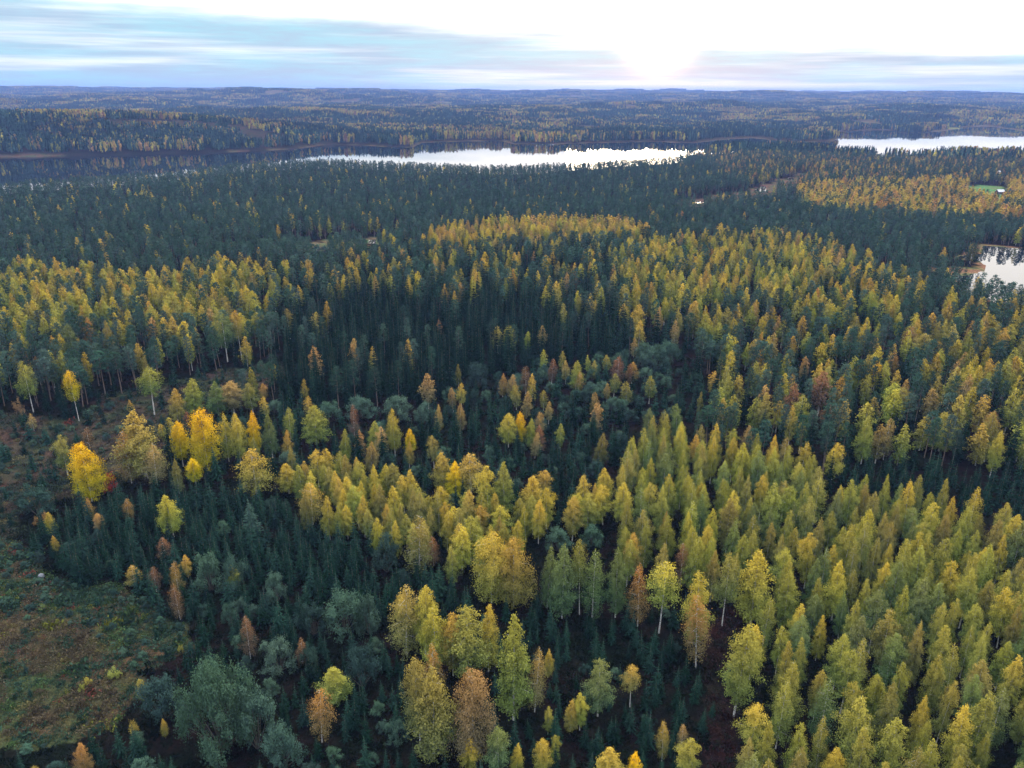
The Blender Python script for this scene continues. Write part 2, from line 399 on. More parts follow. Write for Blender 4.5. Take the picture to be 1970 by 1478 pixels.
def leaf_material(name, translucent, tip, spread, low=(1, 1, 1)):
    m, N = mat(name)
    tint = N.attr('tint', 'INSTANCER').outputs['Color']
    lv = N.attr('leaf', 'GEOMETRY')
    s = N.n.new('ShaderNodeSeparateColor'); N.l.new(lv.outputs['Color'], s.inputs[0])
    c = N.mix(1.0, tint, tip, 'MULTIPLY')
    green = N.mix(1.0, tint, low, 'MULTIPLY')                # lower leaves turn last; crown shade is painted into this tone too
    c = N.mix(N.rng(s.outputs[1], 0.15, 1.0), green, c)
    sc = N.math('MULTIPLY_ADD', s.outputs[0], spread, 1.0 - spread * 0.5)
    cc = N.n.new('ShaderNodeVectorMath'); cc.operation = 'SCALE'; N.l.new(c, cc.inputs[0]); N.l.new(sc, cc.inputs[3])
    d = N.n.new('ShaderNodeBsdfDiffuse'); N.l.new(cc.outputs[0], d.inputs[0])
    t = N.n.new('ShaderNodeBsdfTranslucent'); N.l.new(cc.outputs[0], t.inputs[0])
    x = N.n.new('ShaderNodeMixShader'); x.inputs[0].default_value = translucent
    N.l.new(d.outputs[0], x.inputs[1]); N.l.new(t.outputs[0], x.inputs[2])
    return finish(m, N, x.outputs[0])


M_LEAF = leaf_material('birch_leaves', 0.13, (1.5, 1.28, 0.85), 0.5, (0.66, 0.88, 0.95))  # tops yellower with autumn, and brightened by light painted into the leaf colour
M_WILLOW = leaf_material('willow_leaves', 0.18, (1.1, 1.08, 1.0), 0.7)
M_NEEDLE = leaf_material('needles', 0.10, (1.4, 1.3, 1.2), 0.85)  # paler tops: light from above painted into the needle colour


def bark(name, light, dark, scale, lo, hi):
    m, N = mat(name)
    co = N.n.new('ShaderNodeTexCoord').outputs['Object']
    n = N.noise(N.vmul(co, (2.5, 2.5, 6)), scale, 4)
    c = N.mix(N.rng(n, lo, hi), light, dark)
    p = N.n.new('ShaderNodeBsdfDiffuse'); N.l.new(c, p.inputs[0])
    return finish(m, N, p.outputs[0])


M_BIRCH = bark('birch_bark', (0.62, 0.60, 0.56), (0.06, 0.05, 0.05), 1.2, 0.5, 0.66)
M_BARK = bark('conifer_bark', (0.22, 0.17, 0.14), (0.06, 0.045, 0.04), 2.0, 0.35, 0.7)
M_STEM = bark('grey_bark', (0.13, 0.12, 0.10), (0.05, 0.045, 0.04), 2.0, 0.35, 0.7)


# ------------------------------------------------------------------ tree shapes (height and width in metres before scaling)
def stem_path(H, g, bend=0.3, n=7, top=0.97):
    z = np.linspace(0, H * top, n)
    a, b = g.normal(size=2) * bend
    p = np.c_[a * np.sin(z / H * 2.2) * z / H, b * np.sin(z / H * 2.6 + 0.4) * z / H, z]
    p[:, :2] -= p[0, :2]
    return p


def at_height(p, z):
    return np.c_[np.interp(z, p[:, 2], p[:, 0]), np.interp(z, p[:, 2], p[:, 1])]


def broadleaf(seed, H, Wd, base, n, leaf, e0=0.42, e1=0.72, nb=46, sides=7, limbs=14, rough=0.25, bend=0.3, hang=0.45, clump=0.10):
    """birch or aspen: branches along the stem, leaves clustered along their outer halves and hanging from the tips"""
    g = np.random.default_rng(seed)
    p = stem_path(H, g, bend, top=0.84)
    zb = H * (base + (1 - base) * np.linspace(0.0, 0.97, nb) ** 0.95) + g.normal(size=nb) * 0.15
    t = np.clip((zb - base * H) / (H - base * H), 0.0, 1.0)
    prof = (t + 0.05) ** e0 * np.maximum(1 - t, 0.0) ** e1
    prof /= prof.max()
    R = Wd / 2 * np.maximum(prof * (1 + g.normal(size=nb) * rough), 0.07)
    az = np.arange(nb) * 2.39996 + g.uniform(-0.5, 0.5, nb) + g.uniform(0, 6.28)
    rise = g.uniform(0.10, 0.40, nb) * (1 - 0.6 * t)
    w = R ** 1.5 + 0.05 * Wd; w /= w.sum()
    k = g.choice(nb, n, p=w)
    s = g.random(n) ** 0.55
    rr = R[k] * (0.12 + 0.88 * s)
    cen = at_height(p, zb)[k]
    q = np.c_[cen[:, 0] + np.cos(az[k]) * rr, cen[:, 1] + np.sin(az[k]) * rr, zb[k] + rise[k] * rr - 0.10 * rr ** 2 / np.maximum(R[k], 0.3)]
    q += np.clip(g.normal(size=(n, 3)), -1.7, 1.7) * (clump * R[k] + 0.12)[:, None]
    q[:, 2] -= np.abs(g.normal(size=n)) * hang * (0.3 + s)
    over = np.maximum(q[:, 2] - H, 0)
    q[:, 2] -= over * 0.9
    q[:, 2] = np.maximum(q[:, 2], base * H * 0.75)
    ax = g.normal(size=(n, 3)); ax[:, 2] -= 0.6
    bra = g.random(nb)
    ln = leaf * g.uniform(0.65, 1.35, n)
    hh = np.clip((q[:, 2] - base * H) / (H * (1 - base)), 0, 1)
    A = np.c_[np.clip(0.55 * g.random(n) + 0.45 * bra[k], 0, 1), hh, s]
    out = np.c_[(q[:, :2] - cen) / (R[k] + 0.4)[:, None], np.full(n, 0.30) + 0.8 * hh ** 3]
    crown = rhombi(q, ax, ln, ln * 0.78, g, A, out + g.normal(size=(n, 3)) * 0.42)
    rad = np.interp(p[:, 2] / H, [0, 0.05, 1], [0.0105 * H, 0.0085 * H, 0.0006 * H])
    tr = [tube(p, rad, sides)]
    for i in np.linspace(0, nb - 4, limbs).astype(int) if limbs else []:
        c = at_height(p, zb[i])[0]
        e = np.array([math.cos(az[i]), math.sin(az[i])])
        pts = [np.r_[c + e * R[i] * f, zb[i] + rise[i] * R[i] * f - 0.10 * (R[i] * f) ** 2 / max(R[i], 0.3)] for f in (0, 0.45, 0.9)]
        tr.append(tube(pts, [0.035, 0.02, 0.008], 3))
    return crown, join(tr)


def conifer(seed, H, Wd, nw, per, m, first=0.06, droop=1.0, leafw=0.30, sides=6, power=0.85, limbs=False):
    """spruce: whorls of drooping boughs, each bough a fan of needle sprays"""
    g = np.random.default_rng(seed)
    p = stem_path(H, g, 0.08, 5, 0.995)
    C, AX, L, Wt, A = [], [], [], [], []
    for i in range(nw):
        t = (i + g.uniform(-0.3, 0.3)) / nw
        t = min(max(t, 0), 0.985)
        z = H * (first + (1 - first) * t)
        Rw = Wd / 2 * ((1 - t) ** power) * (0.55 + 0.45 * min(1, t * 5 + 0.35)) + 0.05
        a0 = g.uniform(0, 6.28)
        for j in range(per):
            az = a0 + j * 6.2832 / per + g.normal() * 0.22
            R = Rw * g.uniform(0.72, 1.18)
            sl = (-0.42 + 0.95 * t) * droop + g.normal() * 0.08
            out = np.array([math.cos(az), math.sin(az), 0]); side = np.array([-math.sin(az), math.cos(az), 0])
            sh = g.random()
            for q in range(m):
                s = (q + 0.5 + g.uniform(-0.3, 0.3)) / m
                pos = out * R * s + np.array([0, 0, z + sl * R * s - 0.16 * R * s * s + 0.10 * R * s ** 3])
                sgn = (-1) ** q * g.uniform(0.15, 0.9) * (1.15 - s)
                ax = out * 1.0 + side * sgn + np.array([0, 0, sl - 0.2 + g.normal() * 0.12])
                ln = R * (0.62 - 0.22 * s) * 3.2 / m ** 0.55 * g.uniform(0.8, 1.2)
                C.append(pos + side * sgn * ln * 0.3); AX.append(ax); L.append(ln); Wt.append(ln * leafw * g.uniform(0.8, 1.3))
                A.append((0.5 * sh + 0.5 * g.random(), t, s))
    for q in range(5):      # leader
        C.append(np.array([0, 0, H * (0.965 + 0.007 * q)])); AX.append(g.normal(size=3) * 0.25 + np.array([0, 0, 1.0])); L.append(0.05 * H); Wt.append(0.012 * H); A.append((0.6, 1, 1))
    C = np.array(C); C[:, :2] += at_height(p, C[:, 2])
    nz = unit(C * np.array([1, 1, 0])) * 0.45 + np.array([0, 0, 0.8]) + g.normal(size=C.shape) * 0.45
    crown = rhombi(C, np.array(AX), np.array(L), np.array(Wt), g, np.array(A), nz)
    rad = np.interp(p[:, 2] / H, [0, 1], [0.011 * H, 0.001 * H])
    return crown, tube(p, rad, sides)


def pinetree(seed, H, Wd, base, nc, per, leaf, sides=7, limbs=True):
    """pine: bare stem, rounded crown of needle tufts on upturned limbs"""
    g = np.random.default_rng(seed)
    p = stem_path(H, g, 0.3)
    t = np.linspace(0.02, 0.98, nc) ** 0.9
    zb = H * (base + (1 - base) * t)
    prof = (t + 0.10) ** 0.42 * (1.05 - t) ** 0.72; prof /= prof.max()
    R = Wd / 2 * prof * g.uniform(0.45, 1.1, nc)
    az = np.arange(nc) * 2.39996 + g.uniform(-0.6, 0.6, nc)
    cen = at_height(p, zb)
    pos = np.c_[cen[:, 0] + np.cos(az) * R, cen[:, 1] + np.sin(az) * R, zb + R * 0.25]
    pos[:, 2] = np.minimum(pos[:, 2], H * 0.985)
    k = np.repeat(np.arange(nc), per); n = len(k)
    f = g.random(n) ** 0.5
    q = pos[k] * 1.0
    q[:, :2] = cen[k] + (pos[k, :2] - cen[k]) * (0.55 + 0.5 * f)[:, None]
    q += g.normal(size=(n, 3)) * np.array([0.42, 0.42, 0.28]) * (Wd / 5)
    ax = g.normal(size=(n, 3)); ax[:, 2] = np.abs(ax[:, 2]) + 0.2
    ln = leaf * g.uniform(0.7, 1.3, n)
    br = g.random(nc)
    hh = np.clip((q[:, 2] - base * H) / (H * (1 - base)), 0, 1)
    crown = rhombi(q, ax, ln, ln * 0.5, g, np.c_[0.5 * br[k] + 0.5 * g.random(n), hh, f], np.c_[(q[:, :2] - cen[k]) / Wd * 1.4, np.full(n, 0.55)] + g.normal(size=(n, 3)) * 0.5)
    rad = np.interp(p[:, 2] / H, [0, 0.05, 1], [0.0125 * H, 0.0105 * H, 0.002 * H])
    tr = [tube(p, rad, sides)]
    if limbs:
        for i in range(0, nc, 2):
            tr.append(tube([np.r_[cen[i], zb[i]], pos[i]], [0.06, 0.02], 3))
    return crown, join(tr)


def bush(seed, H, Wd, lobes, n, leaf, sides=4, shoots=13):
    """willow: several rounded heads of fine grey leaves set along many upright shoots"""
    g = np.random.default_rng(seed)
    az = g.uniform(0, 6.28) + np.arange(lobes) * 2.39996 + g.normal(size=lobes) * 0.35
    rad = Wd / 2 * 0.70 * np.sqrt(np.linspace(0.02, 1, lobes)) * g.uniform(0.7, 1.15, lobes)
    lr = Wd * 0.62 / lobes ** 0.5 * g.uniform(0.62, 1.15, lobes)
    top = H * (1 - 0.45 * (rad / (Wd / 2)) ** 1.5) * g.uniform(0.72, 1.05, lobes)
    skirt = (np.arange(lobes) % 2 == 1) & (rad > Wd * 0.16)
    top = np.where(skirt, top * 0.58, top); rad = np.where(skirt, rad * 1.12, rad)
    cen = np.c_[np.cos(az) * rad, np.sin(az) * rad, np.maximum(top - lr * 1.05, H * 0.10)]
    sd = unit(g.normal(size=(lobes, shoots, 3)) + np.array([0, 0, 0.55])); sl = g.uniform(0.72, 1.25, (lobes, shoots))
    k = g.choice(lobes, n, p=lr ** 2 / (lr ** 2).sum()); j = g.integers(0, shoots, n)
    f = 0.25 + 0.75 * g.random(n) ** 0.6
    d = sd[k, j]
    q = cen[k] + d * (lr[k] * sl[k, j] * f)[:, None] * np.array([1, 1, 1.1]) + g.normal(size=(n, 3)) * (lr[k] * 0.20)[:, None]
    low = q[:, 2] < H * 0.04
    q[low, 2] = H * g.uniform(0.04, 0.3, low.sum())
    ax = d + g.normal(size=(n, 3)) * 0.5 + np.array([0, 0, 0.5])
    ln = leaf * g.uniform(0.7, 1.4, n)
    lb = g.random((lobes, shoots))
    crown = rhombi(q, ax, ln, ln * 0.5, g, np.c_[0.45 * lb[k, j] + 0.55 * g.random(n), np.clip(q[:, 2] / H, 0, 1), f], d + np.array([0, 0, 0.35]) + g.normal(size=(n, 3)) * 0.5)
    st = [tube([np.array([0, 0, 0]) + np.r_[cen[i, :2] * 0.12, 0], cen[i] * np.array([0.6, 0.6, 0.6]), cen[i]], [0.07, 0.045, 0.02], sides) for i in range(lobes)]
    return crown, join(st)


# prototypes: species -> (H, W, material pair, list of near shapes, list of mid, list of low)
def protos():
    S = {}
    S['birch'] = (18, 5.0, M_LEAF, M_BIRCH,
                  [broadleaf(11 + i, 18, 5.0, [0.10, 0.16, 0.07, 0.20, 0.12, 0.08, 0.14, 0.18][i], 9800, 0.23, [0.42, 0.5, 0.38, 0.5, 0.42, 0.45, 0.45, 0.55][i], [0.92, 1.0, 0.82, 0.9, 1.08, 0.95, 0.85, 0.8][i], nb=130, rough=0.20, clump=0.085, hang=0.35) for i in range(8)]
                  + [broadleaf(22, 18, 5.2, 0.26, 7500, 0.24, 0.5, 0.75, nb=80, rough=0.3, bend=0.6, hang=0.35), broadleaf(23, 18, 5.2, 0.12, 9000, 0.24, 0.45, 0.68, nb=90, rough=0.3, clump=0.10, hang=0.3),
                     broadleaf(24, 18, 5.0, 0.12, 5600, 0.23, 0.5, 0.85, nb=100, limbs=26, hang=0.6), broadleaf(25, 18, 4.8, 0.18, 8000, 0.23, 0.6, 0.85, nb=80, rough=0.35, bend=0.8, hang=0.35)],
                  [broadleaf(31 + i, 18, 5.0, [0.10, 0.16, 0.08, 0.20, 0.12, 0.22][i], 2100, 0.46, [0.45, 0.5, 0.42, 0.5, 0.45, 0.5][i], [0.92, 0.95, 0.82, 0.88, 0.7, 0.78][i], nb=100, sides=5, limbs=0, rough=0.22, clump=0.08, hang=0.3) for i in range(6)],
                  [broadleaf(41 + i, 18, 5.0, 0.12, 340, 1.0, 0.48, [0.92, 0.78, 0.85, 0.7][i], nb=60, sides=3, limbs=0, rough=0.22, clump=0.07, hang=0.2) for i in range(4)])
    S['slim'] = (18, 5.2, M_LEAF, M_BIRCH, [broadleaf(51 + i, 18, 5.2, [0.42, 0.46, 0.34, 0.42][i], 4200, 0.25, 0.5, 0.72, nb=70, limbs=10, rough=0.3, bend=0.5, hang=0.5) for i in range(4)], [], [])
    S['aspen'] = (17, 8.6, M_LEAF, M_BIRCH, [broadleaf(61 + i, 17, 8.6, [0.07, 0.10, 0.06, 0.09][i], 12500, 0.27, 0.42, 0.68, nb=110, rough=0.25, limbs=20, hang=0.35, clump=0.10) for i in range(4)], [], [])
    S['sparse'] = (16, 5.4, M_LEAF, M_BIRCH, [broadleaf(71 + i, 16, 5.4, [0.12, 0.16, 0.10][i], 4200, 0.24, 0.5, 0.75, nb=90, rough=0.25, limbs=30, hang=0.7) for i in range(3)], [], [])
    S['spruce'] = (17, 5.4, M_NEEDLE, M_BARK,
                   [conifer(81 + i, 17, 5.4, 24, 8, 8) for i in range(5)], [conifer(91 + i, 17, 5.4, 16, 7, 4, leafw=0.42, sides=4) for i in range(4)],
                   [conifer(101 + i, 17, 5.4, 9, 5, 2, leafw=0.6, sides=3) for i in range(4)])
    S['sapling'] = (7, 3.0, M_NEEDLE, M_BARK,
                    [conifer(111 + i, 7, 3.0, 14, 7, 7, first=0.03, droop=0.8, power=0.95) for i in range(6)], [conifer(121 + i, 7, 3.0, 11, 6, 4, first=0.03, leafw=0.42, sides=4) for i in range(4)],
                    [conifer(131 + i, 7, 3.0, 7, 5, 2, first=0.03, leafw=0.6, sides=3) for i in range(4)])
    S['pine'] = (17, 4.8, M_NEEDLE, M_BARK,
                 [pinetree(141 + i, 17, 4.8, [0.42, 0.5, 0.36, 0.46, 0.4][i], 36, 46, 0.42) for i in range(5)], [pinetree(151 + i, 17, 4.8, [0.42, 0.5, 0.36, 0.46][i], 26, 18, 0.75, sides=5, limbs=False) for i in range(4)],
                 [pinetree(161 + i, 17, 4.8, 0.40, 14, 9, 1.35, sides=3, limbs=False) for i in range(4)])
    S['willow'] = (5.5, 7.0, M_WILLOW, M_STEM,
                   [bush(171 + i, 5.5, 7.0, [13, 17, 10, 15, 12][i], 5600, 0.24) for i in range(5)], [bush(181 + i, 5.5, 7.0, 8, 800, 0.55) for i in range(3)], [bush(191 + i, 5.5, 7.0, 6, 160, 1.1) for i in range(2)])
    S['bigwillow'] = (9.5, 17.0, M_WILLOW, M_STEM, [bush(211 + i, 9.5, 17.0, 40, 24000, 0.28, shoots=20) for i in range(2)], [], [])
    S['shrub'] = (2.6, 3.2, M_WILLOW, M_STEM, [bush(201 + i, 2.6, 3.2, 6, 900, 0.24) for i in range(3)], [], [])
    return S


PROTO = protos()
MESHES = {}         # (species, variant) -> (crown mesh, trunk mesh)
GN_COL, GN_INDEX = {}, {}
for sp, (H, Wd, ml, mb, near, mid, low) in PROTO.items():
    for i, (cr, tr) in enumerate(near):
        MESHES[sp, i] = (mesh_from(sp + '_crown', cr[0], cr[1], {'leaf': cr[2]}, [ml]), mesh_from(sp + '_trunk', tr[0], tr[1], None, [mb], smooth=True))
    if mid:
        c = bpy.data.collections.new(sp + '_shapes')
        GN_COL[sp] = c; GN_INDEX[sp] = []
        o = 0
        for lod in (near, mid, low):
            GN_INDEX[sp].append((o, len(lod)))
            for cr, tr in lod:
                V, Q, A = join([cr, tr])
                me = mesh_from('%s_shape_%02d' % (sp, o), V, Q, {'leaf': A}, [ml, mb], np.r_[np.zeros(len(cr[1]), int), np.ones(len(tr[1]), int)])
                c.objects.link(bpy.data.objects.new('%s_shape_%02d' % (sp, o), me))
                o += 1


def scatter(name, coll, pos, rot, scl, idx, tint, label, category):
    """one mass: points that carry instances of the shapes in a collection"""
    me = bpy.data.meshes.new(name)
    n = len(pos)
    me.vertices.add(n); me.vertices.foreach_set('co', np.ascontiguousarray(pos, dtype=np.float32).ravel())
    for nm, ty, key, arr in (('turn', 'FLOAT_VECTOR', 'vector', rot), ('size', 'FLOAT_VECTOR', 'vector', scl)):
        a = me.attributes.new(nm, ty, 'POINT'); a.data.foreach_set(key, np.ascontiguousarray(arr, dtype=np.float32).ravel())
    a = me.attributes.new('pick', 'INT', 'POINT'); a.data.foreach_set('value', np.ascontiguousarray(idx, dtype=np.int32))
    a = me.attributes.new('tint', 'FLOAT_COLOR', 'POINT'); a.data.foreach_set('color', np.ascontiguousarray(np.c_[tint, np.ones(n)], dtype=np.float32).ravel())
    ob = bpy.data.objects.new(name, me); COL.objects.link(ob)
    ob['kind'], ob['label'], ob['category'] = 'stuff', label, category
    ng = bpy.data.node_groups.new(name + '_nodes', 'GeometryNodeTree')
    ng.interface.new_socket('Geometry', in_out='INPUT', socket_type='NodeSocketGeometry')
    ng.interface.new_socket('Geometry', in_out='OUTPUT', socket_type='NodeSocketGeometry')
    nn, ll = ng.nodes, ng.links
    gi, go = nn.new('NodeGroupInput'), nn.new('NodeGroupOutput')
    ci = nn.new('GeometryNodeCollectionInfo'); ci.inputs['Collection'].default_value = coll
    ci.inputs['Separate Children'].default_value = True; ci.inputs['Reset Children'].default_value = True
    ip = nn.new('GeometryNodeInstanceOnPoints'); ip.inputs['Pick Instance'].default_value = True
    def na(nm, ty):
        q = nn.new('GeometryNodeInputNamedAttribute'); q.data_type = ty; q.inputs['Name'].default_value = nm
        return q.outputs['Attribute']
    er = nn.new('FunctionNodeEulerToRotation'); ll.new(na('turn', 'FLOAT_VECTOR'), er.inputs[0])
    ll.new(gi.outputs[0], ip.inputs['Points']); ll.new(ci.outputs[0], ip.inputs['Instance'])
    ll.new(na('pick', 'INT'), ip.inputs['Instance Index']); ll.new(er.outputs[0], ip.inputs['Rotation']); ll.new(na('size', 'FLOAT_VECTOR'), ip.inputs['Scale'])
    ll.new(ip.outputs[0], go.inputs[0])
    md = ob.modifiers.new('instances', 'NODES'); md.node_group = ng
    return ob


# ------------------------------------------------------------------ ground and water
def build_ground():
    rows = [3, 12, 25, 40, 55, 65]
    y = 1700.0
    while y > 262:
        e = PITCH + math.atan((y - CY) / F)
        rows.append(CAMZ / math.tan(e)); y -= 4 if y > 500 else 2.0
    rows = [r for r in rows if r < 1950]
    rows = sorted(set(rows)) + list(np.geomspace(1960, 17500, 150))
    az = np.r_[np.linspace(-180, -46, 40)[:-1], np.linspace(-46, 46, 260), np.linspace(46, 180, 40)[1:]]
    az = np.radians(az)
    R, A = np.meshgrid(np.array(rows), az, indexing='ij')
    X, Y = R * np.sin(A), R * np.cos(A)
    Z = height(X.ravel(), Y.ravel())
    nr, na = R.shape
    i, j = np.meshgrid(np.arange(nr - 1), np.arange(na - 1), indexing='ij')
    Q = np.stack([i * na + j, i * na + j + 1, (i + 1) * na + j + 1, (i + 1) * na + j], -1).reshape(-1, 4)[:, ::-1]
    V = np.c_[X.ravel(), Y.ravel(), Z]
    px, py, zc = project(V)
    d = np.hypot(V[:, 0], V[:, 1])
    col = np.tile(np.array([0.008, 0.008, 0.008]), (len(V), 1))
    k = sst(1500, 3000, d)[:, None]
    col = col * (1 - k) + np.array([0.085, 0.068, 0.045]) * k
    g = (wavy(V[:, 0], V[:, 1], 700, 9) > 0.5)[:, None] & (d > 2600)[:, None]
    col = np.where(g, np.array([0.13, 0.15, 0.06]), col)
    px, py = ragged(px, py, V[:, 0], V[:, 1])
    qx, qy = np.clip(px, 2, 1968), np.clip(py, 0, 1470)
    ok = zc > 1
    for nm, P, c in OPEN:
        s = ok & in_poly(qx, qy, P)
        col[s] = c
    for L, wdt in ((LAKE, 9), (POND, 5)):
        s = np.abs(sdf(V[:, 0], V[:, 1], L)) < wdt
        col[s] = (0.16, 0.115, 0.07) if L is POND else (0.085, 0.065, 0.045)
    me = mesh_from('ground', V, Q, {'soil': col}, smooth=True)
    m, N = mat('forest_floor')
    co = N.n.new('ShaderNodeTexCoord').outputs['Object']
    c = N.attr('soil', 'GEOMETRY').outputs['Color']
    a = N.noise(co, 0.35, 6, 0.6); b = N.noise(co, 2.2, 5, 0.65); e = N.noise(N.vmul(co, (1, 1, 1), (40, 9, 0)), 0.08, 4)
    c = N.mix(1.0, c, N.mix(N.rng(a, 0.3, 0.7), (0.55, 0.60, 0.65), (1.35, 1.25, 1.1)), 'MULTIPLY')
    c = N.mix(1.0, c, N.mix(N.rng(b, 0.35, 0.65), (0.6, 0.6, 0.6), (1.35, 1.35, 1.3)), 'MULTIPLY')
    c = N.mix(1.0, c, N.mix(N.rng(e, 0.35, 0.65), (0.75, 1.1, 0.85), (1.25, 0.9, 0.95)), 'MULTIPLY')
    p = N.n.new('ShaderNodeBsdfDiffuse'); N.l.new(c, p.inputs[0])
    bp = N.n.new('ShaderNodeBump'); bp.inputs['Strength'].default_value = 0.7; bp.inputs['Distance'].default_value = 0.4
    N.l.new(b, bp.inputs['Height']); N.l.new(bp.outputs[0], p.inputs['Normal'])
    finish(m, N, p.outputs[0])
    me.materials.append(m)
    ob = bpy.data.objects.new('ground', me); COL.objects.link(ob)
    ob['kind'], ob['label'] = 'structure', 'forest floor, clearings and low wooded hills reaching the horizon'


build_ground()
m_water, N = mat('lake_water')
p = N.n.new('ShaderNodeBsdfPrincipled')
p.inputs['Base Color'].default_value = (0.006, 0.010, 0.016, 1); p.inputs['Roughness'].default_value = 0.02; p.inputs['IOR'].default_value = 1.33
finish(m_water, N, p.outputs[0])


def water(name, poly, z, grow, label):
    c = np.mean(poly, 0)
    P = [(c[0] + (a - c[0]) * grow, c[1] + (b - c[1]) * grow, z) for a, b in poly]
    me = bpy.data.meshes.new(name); me.from_pydata(P, [], [list(range(len(P)))]); me.materials.append(m_water)
    if me.polygons[0].normal.z < 0:
        me.flip_normals()
    ob = bpy.data.objects.new(name, me); COL.objects.link(ob)
    ob['kind'], ob['label'] = 'structure', label


xs = [a for a, b in LAKE]; ys = [b for a, b in LAKE]
water('lake', [(min(xs) - 30, min(ys) - 30), (max(xs) + 30, min(ys) - 30), (max(xs) + 30, max(ys) + 30), (min(xs) - 30, max(ys) + 30)], LAKE_Z, 1.0, 'long bright lake between the near pine forest and the hills')
water('pond_water', POND, POND_Z, 1.12, 'small mirror-bright pond at the edge of the forest')
for P, z in zip(POOLS, POOL_Z):
    water('stream_water', P, z, 1.1, 'small pool of the stream among the pines')

